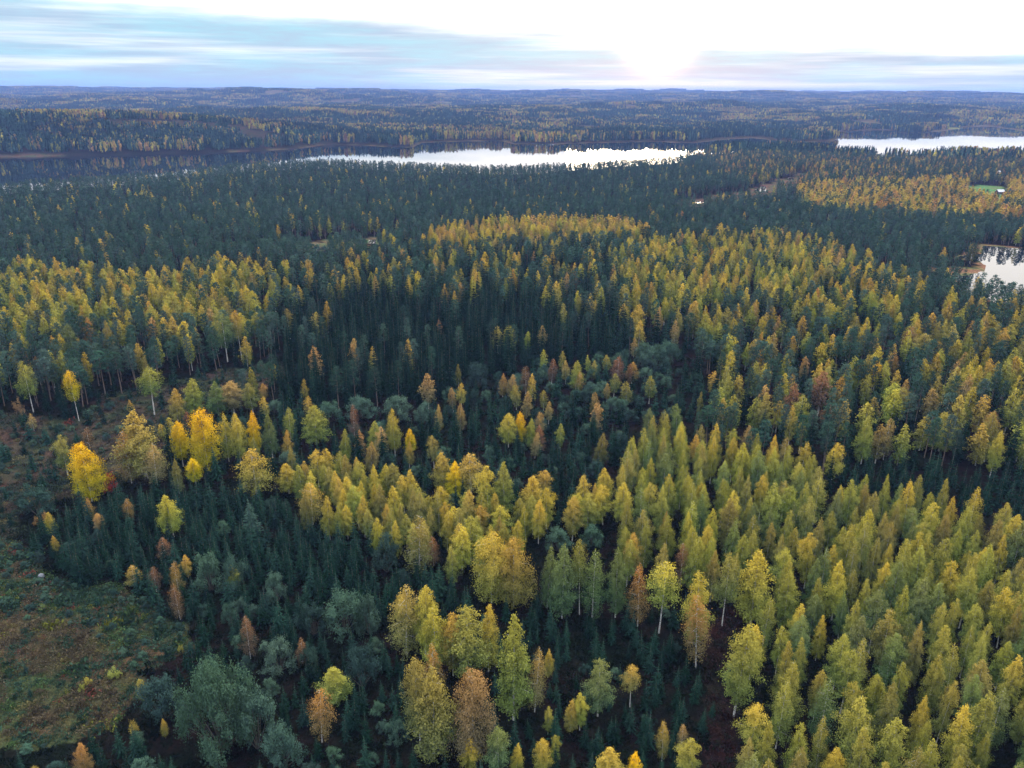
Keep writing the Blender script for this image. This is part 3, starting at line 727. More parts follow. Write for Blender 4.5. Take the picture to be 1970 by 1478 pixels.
# ------------------------------------------------------------------ single trees that stand out in the photograph
# x of the top, y of the top, y of the foot, crown width (photo pixels), shape, leaf colour, label
MARKS = [
    (41, 690, 795, 34, 'slim', 'lime', 'yellow-green birch on a long bare leaning trunk at the clearing'),
    (131, 708, 810, 26, 'slim', 'gold', 'narrow golden birch on a long bare trunk in the clearing'),
    (281, 702, 798, 42, 'slim', 'lime', 'round-headed birch alone on a pale trunk beyond the clearing'),
    (66, 684, 742, 12, 'slim', 'brown', 'nearly leafless pale birch trunk at the dark forest edge'),
    (100, 643, 705, 28, 'birch', 'amber', 'amber birch beside the dark pines above the clearing'),
    (128, 620, 712, 26, 'birch', 'green', 'tall green birch next to the amber one above the clearing'),
    (166, 608, 690, 24, 'birch', 'orange', 'orange birch sticking out of the pines on the ridge'),
    (203, 612, 712, 26, 'birch', 'olive', 'slender olive birch in front of the grey pines'),
    (35, 637, 700, 28, 'birch', 'yellow', 'round yellow birch at the edge of the ridge forest'),
    (425, 597, 697, 42, 'slim', 'green', 'tall green birch with white trunk before the dark spruces'),
    (453, 594, 692, 26, 'slim', 'amber', 'amber birch with white trunk touching the tall green birch'),
    (470, 605, 675, 20, 'slim', 'yellow', 'thin yellow birch in the white-trunked group'),
    (492, 600, 672, 28, 'slim', 'lime', 'pale yellow-green birch ending the white-trunked group'),
    (332, 745, 812, 32, 'birch', 'amber', 'amber birch at the back edge of the clearing'),
    (365, 727, 800, 40, 'birch', 'lime', 'pointed yellow-green birch behind the big golden aspen'),
    (412, 730, 800, 40, 'birch', 'green', 'green birch in the row behind the golden aspen'),
    (442, 731, 795, 46, 'birch', 'tan', 'broad tan birch in the row behind the golden aspen'),
    (480, 735, 800, 28, 'birch', 'olive', 'dull olive birch beside the broad tan birch'),
    (503, 737, 790, 18, 'slim', 'orange', 'small orange birch on a thin stem ending the row'),
    (382, 780, 905, 66, 'aspen', 'gold', 'big golden-orange aspen behind the young spruces'),
    (338, 806, 898, 34, 'birch', 'gold', 'golden birch pressed against the big golden-orange aspen'),
    (427, 790, 888, 27, 'birch', 'yellow', 'narrow bright yellow birch by the golden aspen'),
    (450, 793, 892, 36, 'birch', 'yellow', 'yellow birch with two pale stems by the golden aspen'),
    (481, 787, 875, 28, 'birch', 'gold', 'slim golden birch with an orange tip'),
    (514, 790, 882, 32, 'birch', 'green', 'green birch beside the slim golden birch'),
    (258, 783, 920, 84, 'birch', 'amber', 'very tall dull yellow birch towering over the clearing'),
    (234, 824, 930, 50, 'sparse', 'orange', 'orange-brown birch leaning on the very tall dull yellow birch'),
    (288, 850, 934, 46, 'sparse', 'tan', 'tan birch at the foot of the very tall dull yellow birch'),
    (153, 848, 965, 70, 'aspen', 'gold', 'brilliant yellow aspen alone in front of the clearing'),
    (113, 834, 915, 36, 'birch', 'olive', 'pale olive birch just behind the brilliant yellow aspen'),
    (164, 820, 880, 28, 'sparse', 'brown', 'bare brownish birch behind the brilliant yellow aspen'),
    (483, 860, 950, 66, 'birch', 'yellow', 'broad yellow cone-shaped birch above the spruce thicket'),
    (550, 890, 950, 40, 'birch', 'yellow', 'stout yellow birch at the corner of the young birches'),
    (369, 880, 934, 30, 'birch', 'gold', 'small golden birch below the big golden aspen'),
    (602, 778, 856, 54, 'birch', 'lime', 'yellow-green twin-topped birch amid the dark spruces'),
    (553, 782, 850, 26, 'birch', 'lime', 'small yellow-green birch left of the twin-topped birch'),
    (320, 948, 1035, 44, 'birch', 'yellow', 'yellow oval birch rising from the spruce thicket'),
    (594, 925, 1010, 50, 'sparse', 'amber', 'pale amber birch with open crown before the young birches'),
    (310, 1032, 1078, 28, 'sparse', 'rust', 'short rust birch under the yellow oval birch'),
    (333, 1075, 1150, 26, 'sparse', 'orange', 'slim orange birch at the thicket edge'),
    (334, 1118, 1192, 28, 'sparse', 'rust', 'rust birch on a white stem at the heath edge'),
    (252, 1085, 1128, 30, 'sparse', 'amber', 'sparse amber birch at the edge of the spruce thicket'),
    (292, 1088, 1140, 24, 'sparse', 'brown', 'thin brown birch with pale stem by the heath'),
    (608, 1320, 1428, 52, 'sparse', 'orange', 'orange-brown birch with dense crown among the willows'),
    (470, 1180, 1268, 30, 'sparse', 'rust', 'rust birch standing alone in the dark scrub'),
    (577, 1225, 1282, 26, 'sparse', 'rust', 'small rust birch poking out of grey willows'),
    (640, 1282, 1352, 60, 'birch', 'lime', 'round yellow-green birch above the orange-brown birch'),
    (151, 1423, 1490, 32, 'birch', 'orange', 'small orange birch below the heath'),
    (445, 1085, 1130, 20, 'birch', 'lime', 'tiny yellow-green birch in the spruce thicket'),
    (944, 1020, 1160, 84, 'aspen', 'yellow', 'huge bright yellow aspen in the middle of the forest'),
    (988, 1030, 1168, 74, 'aspen', 'amber', 'huge amber aspen joined to the bright yellow one'),
    (775, 1125, 1262, 72, 'birch', 'olive', 'broad olive birch at the back of the front clump'),
    (812, 1122, 1262, 48, 'birch', 'yellow', 'narrow yellow birch at the back of the front clump'),
    (836, 1165, 1295, 54, 'birch', 'yellow', 'yellow birch inside the front clump'),
    (868, 1178, 1300, 44, 'birch', 'amber', 'amber birch inside the front clump'),
    (897, 1166, 1310, 72, 'birch', 'lime', 'full yellow-green birch central in the front clump'),
    (938, 1160, 1292, 44, 'birch', 'yellow', 'pointed yellow birch topping the front clump'),
    (988, 1180, 1385, 78, 'birch', 'lime', 'tallest yellow-green birch of the front clump'),
    (1030, 1245, 1370, 40, 'sparse', 'tan', 'tan birch on the flank of the front clump'),
    (830, 1232, 1340, 40, 'sparse', 'orange', 'orange-tipped birch between the olive birches'),
    (800, 1260, 1435, 60, 'birch', 'olive', 'slim olive birch at the front of the clump'),
    (826, 1272, 1462, 90, 'birch', 'olive', 'massive olive birch at the front of the clump'),
    (908, 1281, 1452, 94, 'aspen', 'tan', 'massive tan birch with pale stem at the clump front'),
    (903, 1418, 1482, 32, 'birch', 'yellow', 'small yellow birch at the foot of the massive tan birch'),
    (960, 1400, 1500, 46, 'birch', 'green', 'green birch below the front clump'),
    (993, 1424, 1496, 26, 'birch', 'yellow', 'narrow yellow birch next to the green birch below the clump'),
    (1043, 1420, 1505, 36, 'birch', 'yellow', 'bushy yellow birch in the dark hollow'),
    (1068, 1412, 1470, 22, 'birch', 'lime', 'little yellow-green birch in the dark hollow'),
    (1155, 1266, 1378, 50, 'birch', 'green', 'pointed green birch alone in the dark hollow'),
    (1118, 1330, 1405, 30, 'birch', 'yellow', 'yellow birch left of the pointed green birch'),
    (1100, 1345, 1408, 30, 'birch', 'amber', 'low amber birch beside the hollow spruces'),
    (1217, 1278, 1362, 34, 'slim', 'amber', 'small round amber birch on a thin stem'),
    (1170, 1432, 1540, 64, 'birch', 'yellow', 'yellow birch cut by the lower picture edge'),
    (1222, 1442, 1530, 40, 'birch', 'gold', 'golden birch at the lower picture edge'),
    (1280, 1385, 1465, 26, 'sparse', 'amber', 'thin amber birch in the hollow near the plantation'),
    (1316, 1390, 1445, 22, 'sparse', 'tan', 'thin tan birch in the hollow near the plantation'),
    (1333, 1420, 1520, 54, 'birch', 'lime', 'yellow-green birch at the lower edge beside the gap'),
    (1085, 1040, 1190, 56, 'birch', 'green', 'large green birch at the front of the white-stemmed row'),
    (1055, 1046, 1170, 34, 'birch', 'green', 'slim green birch first in the white-stemmed row'),
    (1120, 1034, 1182, 32, 'slim', 'lime', 'yellow-green birch with long white stem in the row'),
    (1145, 1054, 1188, 48, 'birch', 'green', 'weeping green birch in the white-stemmed row'),
    (1191, 1050, 1188, 40, 'birch', 'green', 'green birch with pale stem before the plantation'),
    (1235, 1080, 1205, 40, 'sparse', 'orange', 'orange birch at the plantation corner'),
    (1219, 1022, 1110, 36, 'birch', 'amber', 'amber birch behind the orange corner birch'),
    (1279, 1072, 1218, 60, 'slim', 'yellow', 'yellow-crowned birch on a stout white trunk'),
    (1405, 1058, 1206, 46, 'slim', 'olive', 'dark olive birch on a thin white trunk by the gap'),
    (1354, 1093, 1250, 50, 'birch', 'yellow', 'yellow birch rising behind the rust weeping birch'),
    (1353, 1140, 1285, 54, 'sparse', 'orange', 'rust-orange weeping birch at the gap'),
    (1316, 1040, 1130, 32, 'sparse', 'rust', 'dark rust birch among green plantation birches'),
    (1462, 1052, 1200, 74, 'birch', 'yellow', 'broad yellow birch at the plantation edge by the gap'),
    (1435, 1190, 1378, 70, 'birch', 'lime', 'tall yellow-green birch at the front plantation corner'),
    (801, 990, 1105, 62, 'sparse', 'olive', 'open olive birch in front of the young birches'),
    (832, 1030, 1090, 30, 'sparse', 'rust', 'rust birch hugging the open olive birch'),
    (875, 886, 955, 40, 'birch', 'gold', 'golden birch leading the pair of yellow birches'),
    (905, 870, 950, 60, 'birch', 'amber', 'broad amber birch behind the golden birch'),
    (850, 868, 945, 40, 'birch', 'amber', 'amber birch at the edge of the young birches'),
    (938, 893, 1000, 42, 'birch', 'yellow', 'left yellow birch of the tall pair'),
    (970, 884, 995, 44, 'birch', 'lime', 'right yellow-green birch of the tall pair'),
    (967, 970, 1042, 38, 'birch', 'yellow', 'yellow birch right above the huge aspens'),
    (1025, 911, 1000, 50, 'birch', 'yellow', 'full yellow birch right of the tall pair'),
    (1048, 904, 965, 36, 'birch', 'amber', 'round amber birch behind the full yellow birch'),
    (982, 624, 678, 32, 'aspen', 'lime', 'bright yellow-green aspen before the dark spruce wall'),
    (1016, 636, 676, 20, 'birch', 'lime', 'small bright birch beside the yellow-green aspen'),
    (1109, 692, 752, 28, 'birch', 'lime', 'yellow-green birch with rusty flank in the scrub'),
    (1114, 712, 756, 18, 'sparse', 'orange', 'rusty birch in front of the yellow-green scrub birch'),
    (967, 716, 764, 20, 'birch', 'orange', 'orange birch of the small pair in the scrub'),
    (985, 719, 768, 22, 'birch', 'tan', 'tan birch of the small pair in the scrub'),
    (1012, 702, 758, 26, 'sparse', 'brown', 'greyish brown birch in the scrub'),
    (1062, 688, 740, 20, 'sparse', 'rust', 'pointed rust birch in the scrub'),
    (1190, 682, 740, 28, 'sparse', 'rust', 'dark rust birch at the far side of the scrub'),
    (1217, 694, 738, 24, 'birch', 'orange', 'orange birch at the far side of the scrub'),
    (845, 613, 660, 12, 'birch', 'rust', 'single rust-red birch inside the dark spruces'),
    (755, 782, 878, 28, 'birch', 'yellow', 'tall narrow yellow birch over the dark thicket'),
    (787, 823, 872, 24, 'birch', 'gold', 'small golden birch over the dark thicket'),
    (718, 808, 868, 30, 'birch', 'lime', 'yellow-green cone birch over the dark thicket'),
    (677, 775, 850, 22, 'sparse', 'rust', 'rust birch before the pale willow bank'),
    (978, 793, 862, 40, 'birch', 'yellow', 'broad yellow birch over the black spruces'),
    (1001, 790, 862, 22, 'birch', 'gold', 'thin gold birch over the black spruces'),
    (1022, 802, 862, 24, 'birch', 'lime', 'green-yellow birch over the black spruces'),
    (1678, 558, 622, 34, 'aspen', 'lime', 'large bright yellow-green aspen near the pond'),
    (1566, 604, 640, 22, 'birch', 'orange', 'bright orange birch among grey pines'),
    (1337, 482, 520, 20, 'birch', 'amber', 'amber birch on the far yellow stand'),
    (1368, 476, 516, 22, 'birch', 'orange', 'orange birch on the far yellow stand'),
    (1562, 644, 700, 26, 'birch', 'grey', 'grey-green birch in front of the shadowed pines'),
    (1643, 632, 690, 18, 'birch', 'grey', 'slender grey-green birch by the shadowed pines'),
    (1605, 690, 745, 24, 'birch', 'lime', 'pointed yellow-green birch left of two golden birches'),
    (1640, 697, 752, 30, 'birch', 'yellow', 'first of two golden birches before the pines'),
    (1690, 694, 752, 32, 'birch', 'gold', 'second of two golden birches before the pines'),
    (1720, 674, 728, 28, 'birch', 'orange', 'orange birch behind the two golden birches'),
    (1500, 769, 832, 32, 'birch', 'yellow', 'round yellow birch behind the plantation'),
    (1543, 755, 838, 42, 'birch', 'lime', 'big green-yellow cone birch behind the plantation'),
    (1600, 776, 832, 42, 'sparse', 'rust', 'broad rust birch before the shaded spruces'),
    (1741, 743, 808, 38, 'birch', 'olive', 'olive birch above the right spruce thicket'),
    (1822, 790, 868, 56, 'birch', 'lime', 'wide yellow-green birch above the right spruce thicket'),
    (1915, 788, 858, 42, 'sparse', 'orange', 'orange-brown birch above the right spruce thicket'),
    (1785, 640, 702, 42, 'birch', 'olive', 'broad olive birch on the right slope'),
    (1755, 625, 690, 36, 'sparse', 'rust', 'rust brown birch behind the broad olive birch'),
    # conifers, willows and shrubs
    (478, 960, 1030, 50, 'spruce', 'pineb', 'silvery blue spruce standing out of the thicket'),
    (736, 622, 694, 18, 'pine', 'pineb', 'first pine with bare stem before the dark spruces'),
    (783, 629, 694, 20, 'pine', 'pineb', 'second pine with bare stem before the dark spruces'),
    (822, 624, 686, 18, 'pine', 'pineb', 'third pine with bare stem before the dark spruces'),
    (602, 640, 700, 22, 'pine', 'pineb', 'lone pine at the left end of the dark spruces'),
    (355, 648, 722, 22, 'pine', 'pineb', 'grey pine with tall bare stem by the clearing'),
    (1180, 1180, 1240, 26, 'sapling', 'spruceb', 'bluish young spruce below the white-stemmed row'),
    (1340, 1300, 1352, 30, 'sapling', 'spruceb', 'bluish young spruce beside the gap'),
    (395, 1060, 1135, 78, 'willow', 'grey', 'round grey willow bush above the heath'),
    (440, 1062, 1130, 60, 'willow', 'grey', 'grey willow bush against the round one'),
    (60, 932, 990, 96, 'willow', 'slate', 'wide slate willow bush at the clearing edge'),
    (525, 1098, 1160, 60, 'willow', 'grey', 'pale willow bush in the spruce thicket'),
    (655, 1130, 1215, 110, 'willow', 'grey', 'wide grey willow above the dark scrub'),
    (705, 1132, 1220, 70, 'willow', 'grey', 'grey willow beside the broad olive birch'),
    (598, 1158, 1220, 70, 'willow', 'slate', 'slate willow left of the wide grey willow'),
    (435, 1155, 1200, 40, 'willow', 'grey', 'small willow on the heath margin'),
    (400, 1268, 1440, 215, 'bigwillow', 'grey', 'enormous grey willow in the lower left scrub'),
    (300, 1290, 1380, 110, 'willow', 'slate', 'willow joined to the enormous grey willow'),
    (480, 1320, 1440, 110, 'willow', 'grey', 'willow on the flank of the enormous grey willow'),
    (538, 1385, 1475, 92, 'willow', 'grey', 'upright grey willow near the lower edge'),
    (690, 1235, 1320, 84, 'willow', 'slate', 'dark willow left of the front clump'),
    (530, 1228, 1290, 100, 'willow', 'grey', 'pale willow in the middle of the scrub'),
    (590, 1240, 1290, 60, 'willow', 'slate', 'willow behind the small rust birch'),
    (740, 1025, 1100, 80, 'willow', 'slate', 'dark blue-green willow left of the open olive birch'),
    (1075, 1012, 1060, 70, 'willow', 'grey', 'grey willow behind the white-stemmed row'),
    (1140, 1005, 1050, 60, 'willow', 'grey', 'second grey willow behind the white-stemmed row'),
    (920, 690, 745, 64, 'willow', 'slate', 'slate willow before the dark spruces'),
    (630, 770, 812, 70, 'willow', 'grey', 'first willow of the pale bank'),
    (690, 760, 806, 80, 'willow', 'grey', 'second willow of the pale bank'),
    (760, 757, 806, 80, 'willow', 'grey', 'third willow of the pale bank'),
    (815, 772, 815, 60, 'willow', 'grey', 'last willow of the pale bank'),
    (1240, 655, 705, 60, 'willow', 'grey', 'grey willow at the back of the scrub'),
    (1290, 650, 700, 60, 'willow', 'grey', 'end willow at the back of the scrub'),
    (265, 1478, 1540, 70, 'willow', 'slate', 'willow tip at the lower picture edge'),
    (210, 905, 942, 38, 'shrub', 'red', 'crimson rowan shrub by the orange-brown birch'),
    (84, 982, 1008, 20, 'shrub', 'orange', 'orange shrub at the dark thicket corner'),
    (68, 992, 1010, 16, 'shrub', 'orange', 'smaller orange shrub at the dark thicket corner'),
    (165, 1300, 1318, 18, 'shrub', 'yellow', 'low yellow shrub on the heath'),
    (155, 1314, 1332, 18, 'shrub', 'lime', 'low yellow-green shrub on the heath'),
    (215, 1280, 1306, 34, 'shrub', 'lime', 'wide yellow-green shrub on the heath'),
    (252, 1385, 1415, 26, 'shrub', 'yellow', 'yellow shrub at the lower heath edge'),
    (65, 1470, 1500, 24, 'shrub', 'amber', 'amber shrub at the lower left corner'),
    (345, 1240, 1256, 16, 'shrub', 'lime', 'lone yellow-green shrub in the dark heather'),
    (32, 760, 802, 26, 'shrub', 'tan', 'tan shrub near the leaning birch'),
    (80, 1160, 1175, 16, 'shrub', 'green', 'bright green shrub on the upper heath'),
]
NAMES = {'birch': ('birch_tree', 'birch'), 'slim': ('birch_tree', 'birch'), 'sparse': ('birch_tree', 'birch'), 'aspen': ('aspen_tree', 'aspen'), 'spruce': ('spruce_tree', 'spruce'),
         'sapling': ('young_spruce', 'young spruce'), 'pine': ('pine_tree', 'pine'), 'willow': ('willow_bush', 'willow'), 'bigwillow': ('willow_bush', 'willow'), 'shrub': ('autumn_shrub', 'shrub')}
CATEGORY = {'birch_tree': 'tree', 'aspen_tree': 'tree', 'spruce_tree': 'tree', 'young_spruce': 'tree', 'pine_tree': 'tree', 'willow_bush': 'bush', 'autumn_shrub': 'shrub'}
TREES = []      # dicts of every single tree to build


def jitter(c, s=0.12):
    return np.clip(np.array(c) * (1 + RNG.normal() * s) * (1 + RNG.normal(size=3) * 0.04), 0.004, 0.8)


for (x, yt, yb, wpx, sp, tn, lab) in MARKS:
    bx = x + (985 - x) * (yb - yt) / (4818 - yt)
    gx, gy, gz = on_ground(bx, yb)
    D = math.hypot(gx, gy)
    e = math.atan((CY - yt) / F) - PITCH
    roll_fix = math.tan(ROLL) * (x - CX) / F
    h = CAMZ + D / math.cos(math.atan2(gx, gy)) * 0 + 0.0
    lo, hi = 0.5, 40.0
    for _ in range(30):
        h = (lo + hi) / 2
        if project(np.array([gx, gy, gz + h]))[1] < yt:
            hi = h
        else:
            lo = h
    zc = float(project(np.array([gx, gy, gz + h / 2]))[2])
    TREES.append(dict(sp=sp, p=(gx, gy, gz), h=h, w=wpx / F * zc * 0.88, tint=jitter(TINT[tn][0], 0.05), tn=tn, label=lab, px=x, py=yt, mark=True, rot=random.uniform(0, 6.28)))
MX = np.array([t['p'][0] for t in TREES]); MY = np.array([t['p'][1] for t in TREES]); MW = np.array([t['w'] for t in TREES])

# ------------------------------------------------------------------ all other trees of the near forest
FOREST = []     # (species, x, y, z, h, w, tint rgb, tint name, pixel x, pixel y, distance)
REACH = 1750.0
HALF = math.tan(math.radians(41))
BUILT = [on_ground(1923, 374) + (11,), on_ground(1921, 335) + (5,)]
BARN = on_ground(1675, 227)
for si, (nm, poly, href, spc, jit, mixd) in enumerate(STANDS):
    if nm == 'far_pine':
        x0, x1, y0, y1 = -REACH * HALF, REACH * HALF, 60, REACH
    else:
        cs = [on_plane(min(max(a, -260), 2230), min(max(b, 268), 1650), href if b > 480 else href - 8) for a, b in poly]
        x0, x1 = min(c[0] for c in cs) - 60, max(c[0] for c in cs) + 60
        y0, y1 = max(min(c[1] for c in cs) - 60, 50), min(max(c[1] for c in cs) * 1.15 + 60, REACH)
    nx, ny = int((x1 - x0) / spc) + 1, int((y1 - y0) / spc) + 1
    gx, gy = np.meshgrid(np.arange(nx), np.arange(ny))
    X = x0 + (gx + 0.5 * (gy % 2)) * spc; Y = y0 + gy * spc
    if nm == 'plantation':                       # planted rows run obliquely
        a = math.radians(17); mx_, my_ = (x0 + x1) / 2, (y0 + y1) / 2
        X, Y = mx_ + (X - mx_) * math.cos(a) - (Y - my_) * math.sin(a), my_ + (X - mx_) * math.sin(a) + (Y - my_) * math.cos(a)
    X = (X + RNG.uniform(-jit, jit, X.shape) * spc).ravel(); Y = (Y + RNG.uniform(-jit, jit, Y.shape) * spc).ravel()
    k = (np.abs(X) < Y * HALF + 14) & (np.hypot(X, Y) < REACH) & (Y > 55)
    X, Y = X[k], Y[k]
    if not len(X):
        continue
    if nm == 'far_pine':                         # thin out with distance, where single trees melt together
        d = np.hypot(X, Y)
        k = (RNG.random(len(X)) < np.clip(1.15 - d / 3000, 0.55, 1)) & (d > 360)
        X, Y = X[k], Y[k]
    Z = height(X, Y)
    def where(h):
        px, py, zc = project(np.c_[X, Y, Z + h])
        px, py = ragged(px, py, X, Y)
        return np.clip(px, 3, 1967), np.clip(py, 0, 1474)
    q = where(href); k = in_poly(q[0], q[1], poly)
    for sj in range(si):
        if k.any():
            q = where(STANDS[sj][2]); k &= ~in_poly(q[0], q[1], STANDS[sj][1])
    k &= (sdf(X, Y, LAKE) > 3) & (sdf(X, Y, POND) > 2.5)
    for P in POOLS:
        k &= sdf(X, Y, P) > 4
    X, Y, Z = X[k], Y[k], Z[k]
    # pools, pond and clearings stay in sight: no tall tree right in front of them
    for (bx, by, bz, br) in BUILT:
        keep = ~((np.hypot(X - bx, Y - by) < br) | ((np.abs(X * by / np.maximum(Y, 1) - bx) < br) & (Y < by) & (Y > by - 95)))
        X, Y, Z = X[keep], Y[keep], Z[keep]
    for P, pz in list(zip(POOLS, POOL_Z)):
        cx_, cy_ = np.mean(P, 0); hw = max(abs(a - cx_) for a, b in P)
        keep = ~((np.abs(X * cy_ / np.maximum(Y, 1) - cx_) < hw) & (Y < cy_) & (Y > cy_ * 0.865))
        X, Y, Z = X[keep], Y[keep], Z[keep]
    if not len(X):
        continue
    wts = np.array([m[1] for m in mixd]); ch = RNG.random(len(X)) * wts.sum()
    # species come in groups: a smooth field shifts the draw
    ch = (ch + 0.22 * wts.sum() * wavy(X, Y, 60, 21)) % wts.sum() if nm not in ('plantation', 'spruce_field', 'dark_centre', 'dark_left', 'far_pine') else ch
    pick = np.searchsorted(np.cumsum(wts), ch, side='right').clip(0, len(mixd) - 1)
    cl = wavy(X, Y, 45, 22)
    for i in range(len(X)):
        sp, w_, h0, h1, wr, pal = mixd[pick[i]]
        if sp is None:
            continue
        h = h0 + (h1 - h0) * RNG.random()
        w = h * wr * RNG.uniform(0.76, 1.28)
        if X[i] ** 2 + Y[i] ** 2 < 1.7e5:
            dd = np.hypot(MX - X[i], MY - Y[i])
            if (dd < MW * 0.5 + w * 0.32).any():
                continue
        tot = sum(c for _, c in pal); u = (RNG.random() * 0.8 + 0.2 * (0.5 + 0.5 * max(-1, min(1, cl[i])))) * tot
        for tn, c in pal:
            u -= c
            if u <= 0:
                break
        FOREST.append((sp, X[i], Y[i], Z[i], h, w, jitter(TINT[tn][0]), tn))
print('forest trees', len(FOREST))

# the largest 300 of each kind in view become single things, the rest one mass per kind
FX = np.array([f[1:6] for f in FOREST])
tpx, tpy, tzc = project(np.c_[FX[:, 0], FX[:, 1], FX[:, 2] + FX[:, 3]])
bpx, bpy_, _ = project(np.c_[FX[:, 0], FX[:, 1], FX[:, 2] + FX[:, 3] * 0.6])
seen = (tpx > 5) & (tpx < 1965) & (bpy_ < 1478)
order = np.argsort(-(FX[:, 3] / tzc) * seen)
count = {}
for t in TREES:
    n = NAMES[t['sp']][0]; count[n] = count.get(n, 0) + 1
LIMIT = 300
single = np.zeros(len(FOREST), bool)
for i in order:
    if not seen[i]:
        continue
    n = NAMES[FOREST[i][0]][0]
    if count.get(n, 0) >= LIMIT:
        continue
    count[n] = count.get(n, 0) + 1; single[i] = True
for i in np.nonzero(single)[0]:
    sp, x, y, z, h, w, tint, tn = FOREST[i]
    TREES.append(dict(sp=sp, p=(x, y, z), h=h, w=w, tint=tint, tn=tn, label=None, px=float(tpx[i]), py=float(tpy[i]), mark=False, rot=random.uniform(0, 6.28)))

# ------------------------------------------------------------------ labels: rank of a tree beside the nearest tree that stands out
ORD = ('nearest,second,third,fourth,fifth,sixth,seventh,eighth,ninth,tenth,eleventh,twelfth,thirteenth,fourteenth,fifteenth,sixteenth,seventeenth,eighteenth,nineteenth,twentieth,'
       'twenty-first,twenty-second,twenty-third,twenty-fourth,twenty-fifth,twenty-sixth,twenty-seventh,twenty-eighth,twenty-ninth,thirtieth').split(',')
ORD += ['%d%s' % (n, 'th' if n % 100 in (11, 12, 13) else {1: 'st', 2: 'nd', 3: 'rd'}.get(n % 10, 'th')) for n in range(31, 400)]
SIDES = ('right of', 'in front of', 'left of', 'behind')
anchors = [t for t in TREES if t['mark'] and len(t['label'].split()) <= 10]
ax_ = np.array([t['px'] for t in anchors]); ay_ = np.array([t['py'] for t in anchors])
PX = np.array([t['px'] for t in TREES]); PY = np.array([t['py'] for t in TREES])
KD = np.array([NAMES[t['sp']][0] for t in TREES])
def quad(dx_, dy_):
    return (np.floor((np.degrees(np.arctan2(dy_, dx_)) + 45) / 90).astype(int)) % 4
rank_cache = {}
for ti, t in enumerate(TREES):
    if t['label']:
        continue
    for j in np.argsort((ax_ - t['px']) ** 2 + (1.6 * (ay_ - t['py'])) ** 2):
        j = int(j)
        q = int(quad(t['px'] - ax_[j], t['py'] - ay_[j]))
        head = '%s %s,' % (TINT[t['tn']][1], NAMES[t['sp']][1])
        if len(head.split()) + 2 + len(SIDES[q].split()) + len(anchors[j]['label'].split()) <= 16:
            break
    key = (j, q, KD[ti])
    if key not in rank_cache:
        m = np.nonzero((KD == KD[ti]) & (quad(PX - ax_[j], PY - ay_[j]) == q) & ~((PX == ax_[j]) & (PY == ay_[j])))[0]
        o = m[np.argsort((PX[m] - ax_[j]) ** 2 + (PY[m] - ay_[j]) ** 2)]
        rank_cache[key] = {int(a): r for r, a in enumerate(o)}
    t['label'] = '%s %s %s the %s' % (head, ORD[rank_cache[key][ti]], SIDES[q], anchors[j]['label'])
GROUP = {'birch_tree': 'birches of the near forest', 'aspen_tree': 'aspens of the near forest', 'spruce_tree': 'tall spruces of the near forest', 'young_spruce': 'young spruces in the thickets',
         'pine_tree': 'pines of the near forest', 'willow_bush': 'willow bushes in the scrub', 'autumn_shrub': 'shrubs on the heath and clearing'}
for t in TREES:
    sp = t['sp']; H, Wd = PROTO[sp][0], PROTO[sp][1]
    kind = NAMES[sp][0]
    e = bpy.data.objects.new(kind, None); COL.objects.link(e)
    e.empty_display_size = 0.5
    e.location = (t['p'][0], t['p'][1], t['p'][2] - 0.08)
    e.rotation_euler = (random.gauss(0, 0.022), random.gauss(0, 0.022), t['rot'])
    e.scale = (t['w'] / Wd, t['w'] / Wd, t['h'] / H)
    e['label'], e['category'], e['group'] = t['label'], CATEGORY[kind], GROUP[kind]
    nv = len(PROTO[sp][4])
    cm, tm = MESHES[sp, random.randrange(nv)]
    c = bpy.data.objects.new('crown', cm); c.parent = e; c['tint'] = [float(v) for v in t['tint']]; COL.objects.link(c)
    s = bpy.data.objects.new('stems' if sp in ('willow', 'bigwillow', 'shrub') else 'trunk', tm); s.parent = e; COL.objects.link(s)
print('single trees', len(TREES), count)

# the rest of each kind as one mass
MASS = {'birch': ('birch_forest', 'autumn birches massed through the forest towards the lake'), 'spruce': ('spruce_forest', 'dark spruces massed through the middle of the forest'),
        'pine': ('pine_forest', 'grey-green pines filling the forest down to the lake'), 'sapling': ('spruce_undergrowth', 'low young spruces filling gaps between the taller trees'),
        'willow': ('willow_undergrowth', 'low willow scrub between the taller trees')}
for sp in MASS:
    sel = [f for i, f in enumerate(FOREST) if f[0] == sp and not single[i]]
    if not sel:
        continue
    A = np.array([f[1:6] for f in sel]); H, Wd = PROTO[sp][0], PROTO[sp][1]
    d = np.hypot(A[:, 0], A[:, 1])
    lod = np.where(d < (330 if sp in ('spruce', 'pine') else 250), 0, np.where(d < (900 if sp in ('pine', 'spruce') else 650), 1, 2))
    idx = np.array([GN_INDEX[sp][l][0] + RNG.integers(GN_INDEX[sp][l][1]) for l in lod])
    n = len(A)
    rot = np.c_[RNG.normal(size=(n, 2)) * 0.028, RNG.uniform(0, 6.28, n)]
    scl = np.c_[A[:, 4] / Wd, A[:, 4] / Wd, A[:, 3] / H]
    scatter(MASS[sp][0], GN_COL[sp], A[:, :3] - np.array([0, 0, 0.08]), rot, scl, idx, np.array([f[6] for f in sel]), MASS[sp][1], 'forest')

# ------------------------------------------------------------------ low growth on heath, clearing and forest floor
def tuft(seed, n, leaf, wd, hh, up_):
    g = np.random.default_rng(seed)
    q = np.c_[g.normal(size=(n, 2)) * wd * 0.4, np.abs(g.normal(size=n)) * hh * 0.45]
    ax = g.normal(size=(n, 3)); ax[:, 2] = np.abs(ax[:, 2]) + up_
    ln = leaf * g.uniform(0.6, 1.4, n)
    return rhombi(q, ax, ln, ln * 0.4, g, np.c_[g.random(n), np.clip(q[:, 2] / hh, 0, 1), g.random(n)])


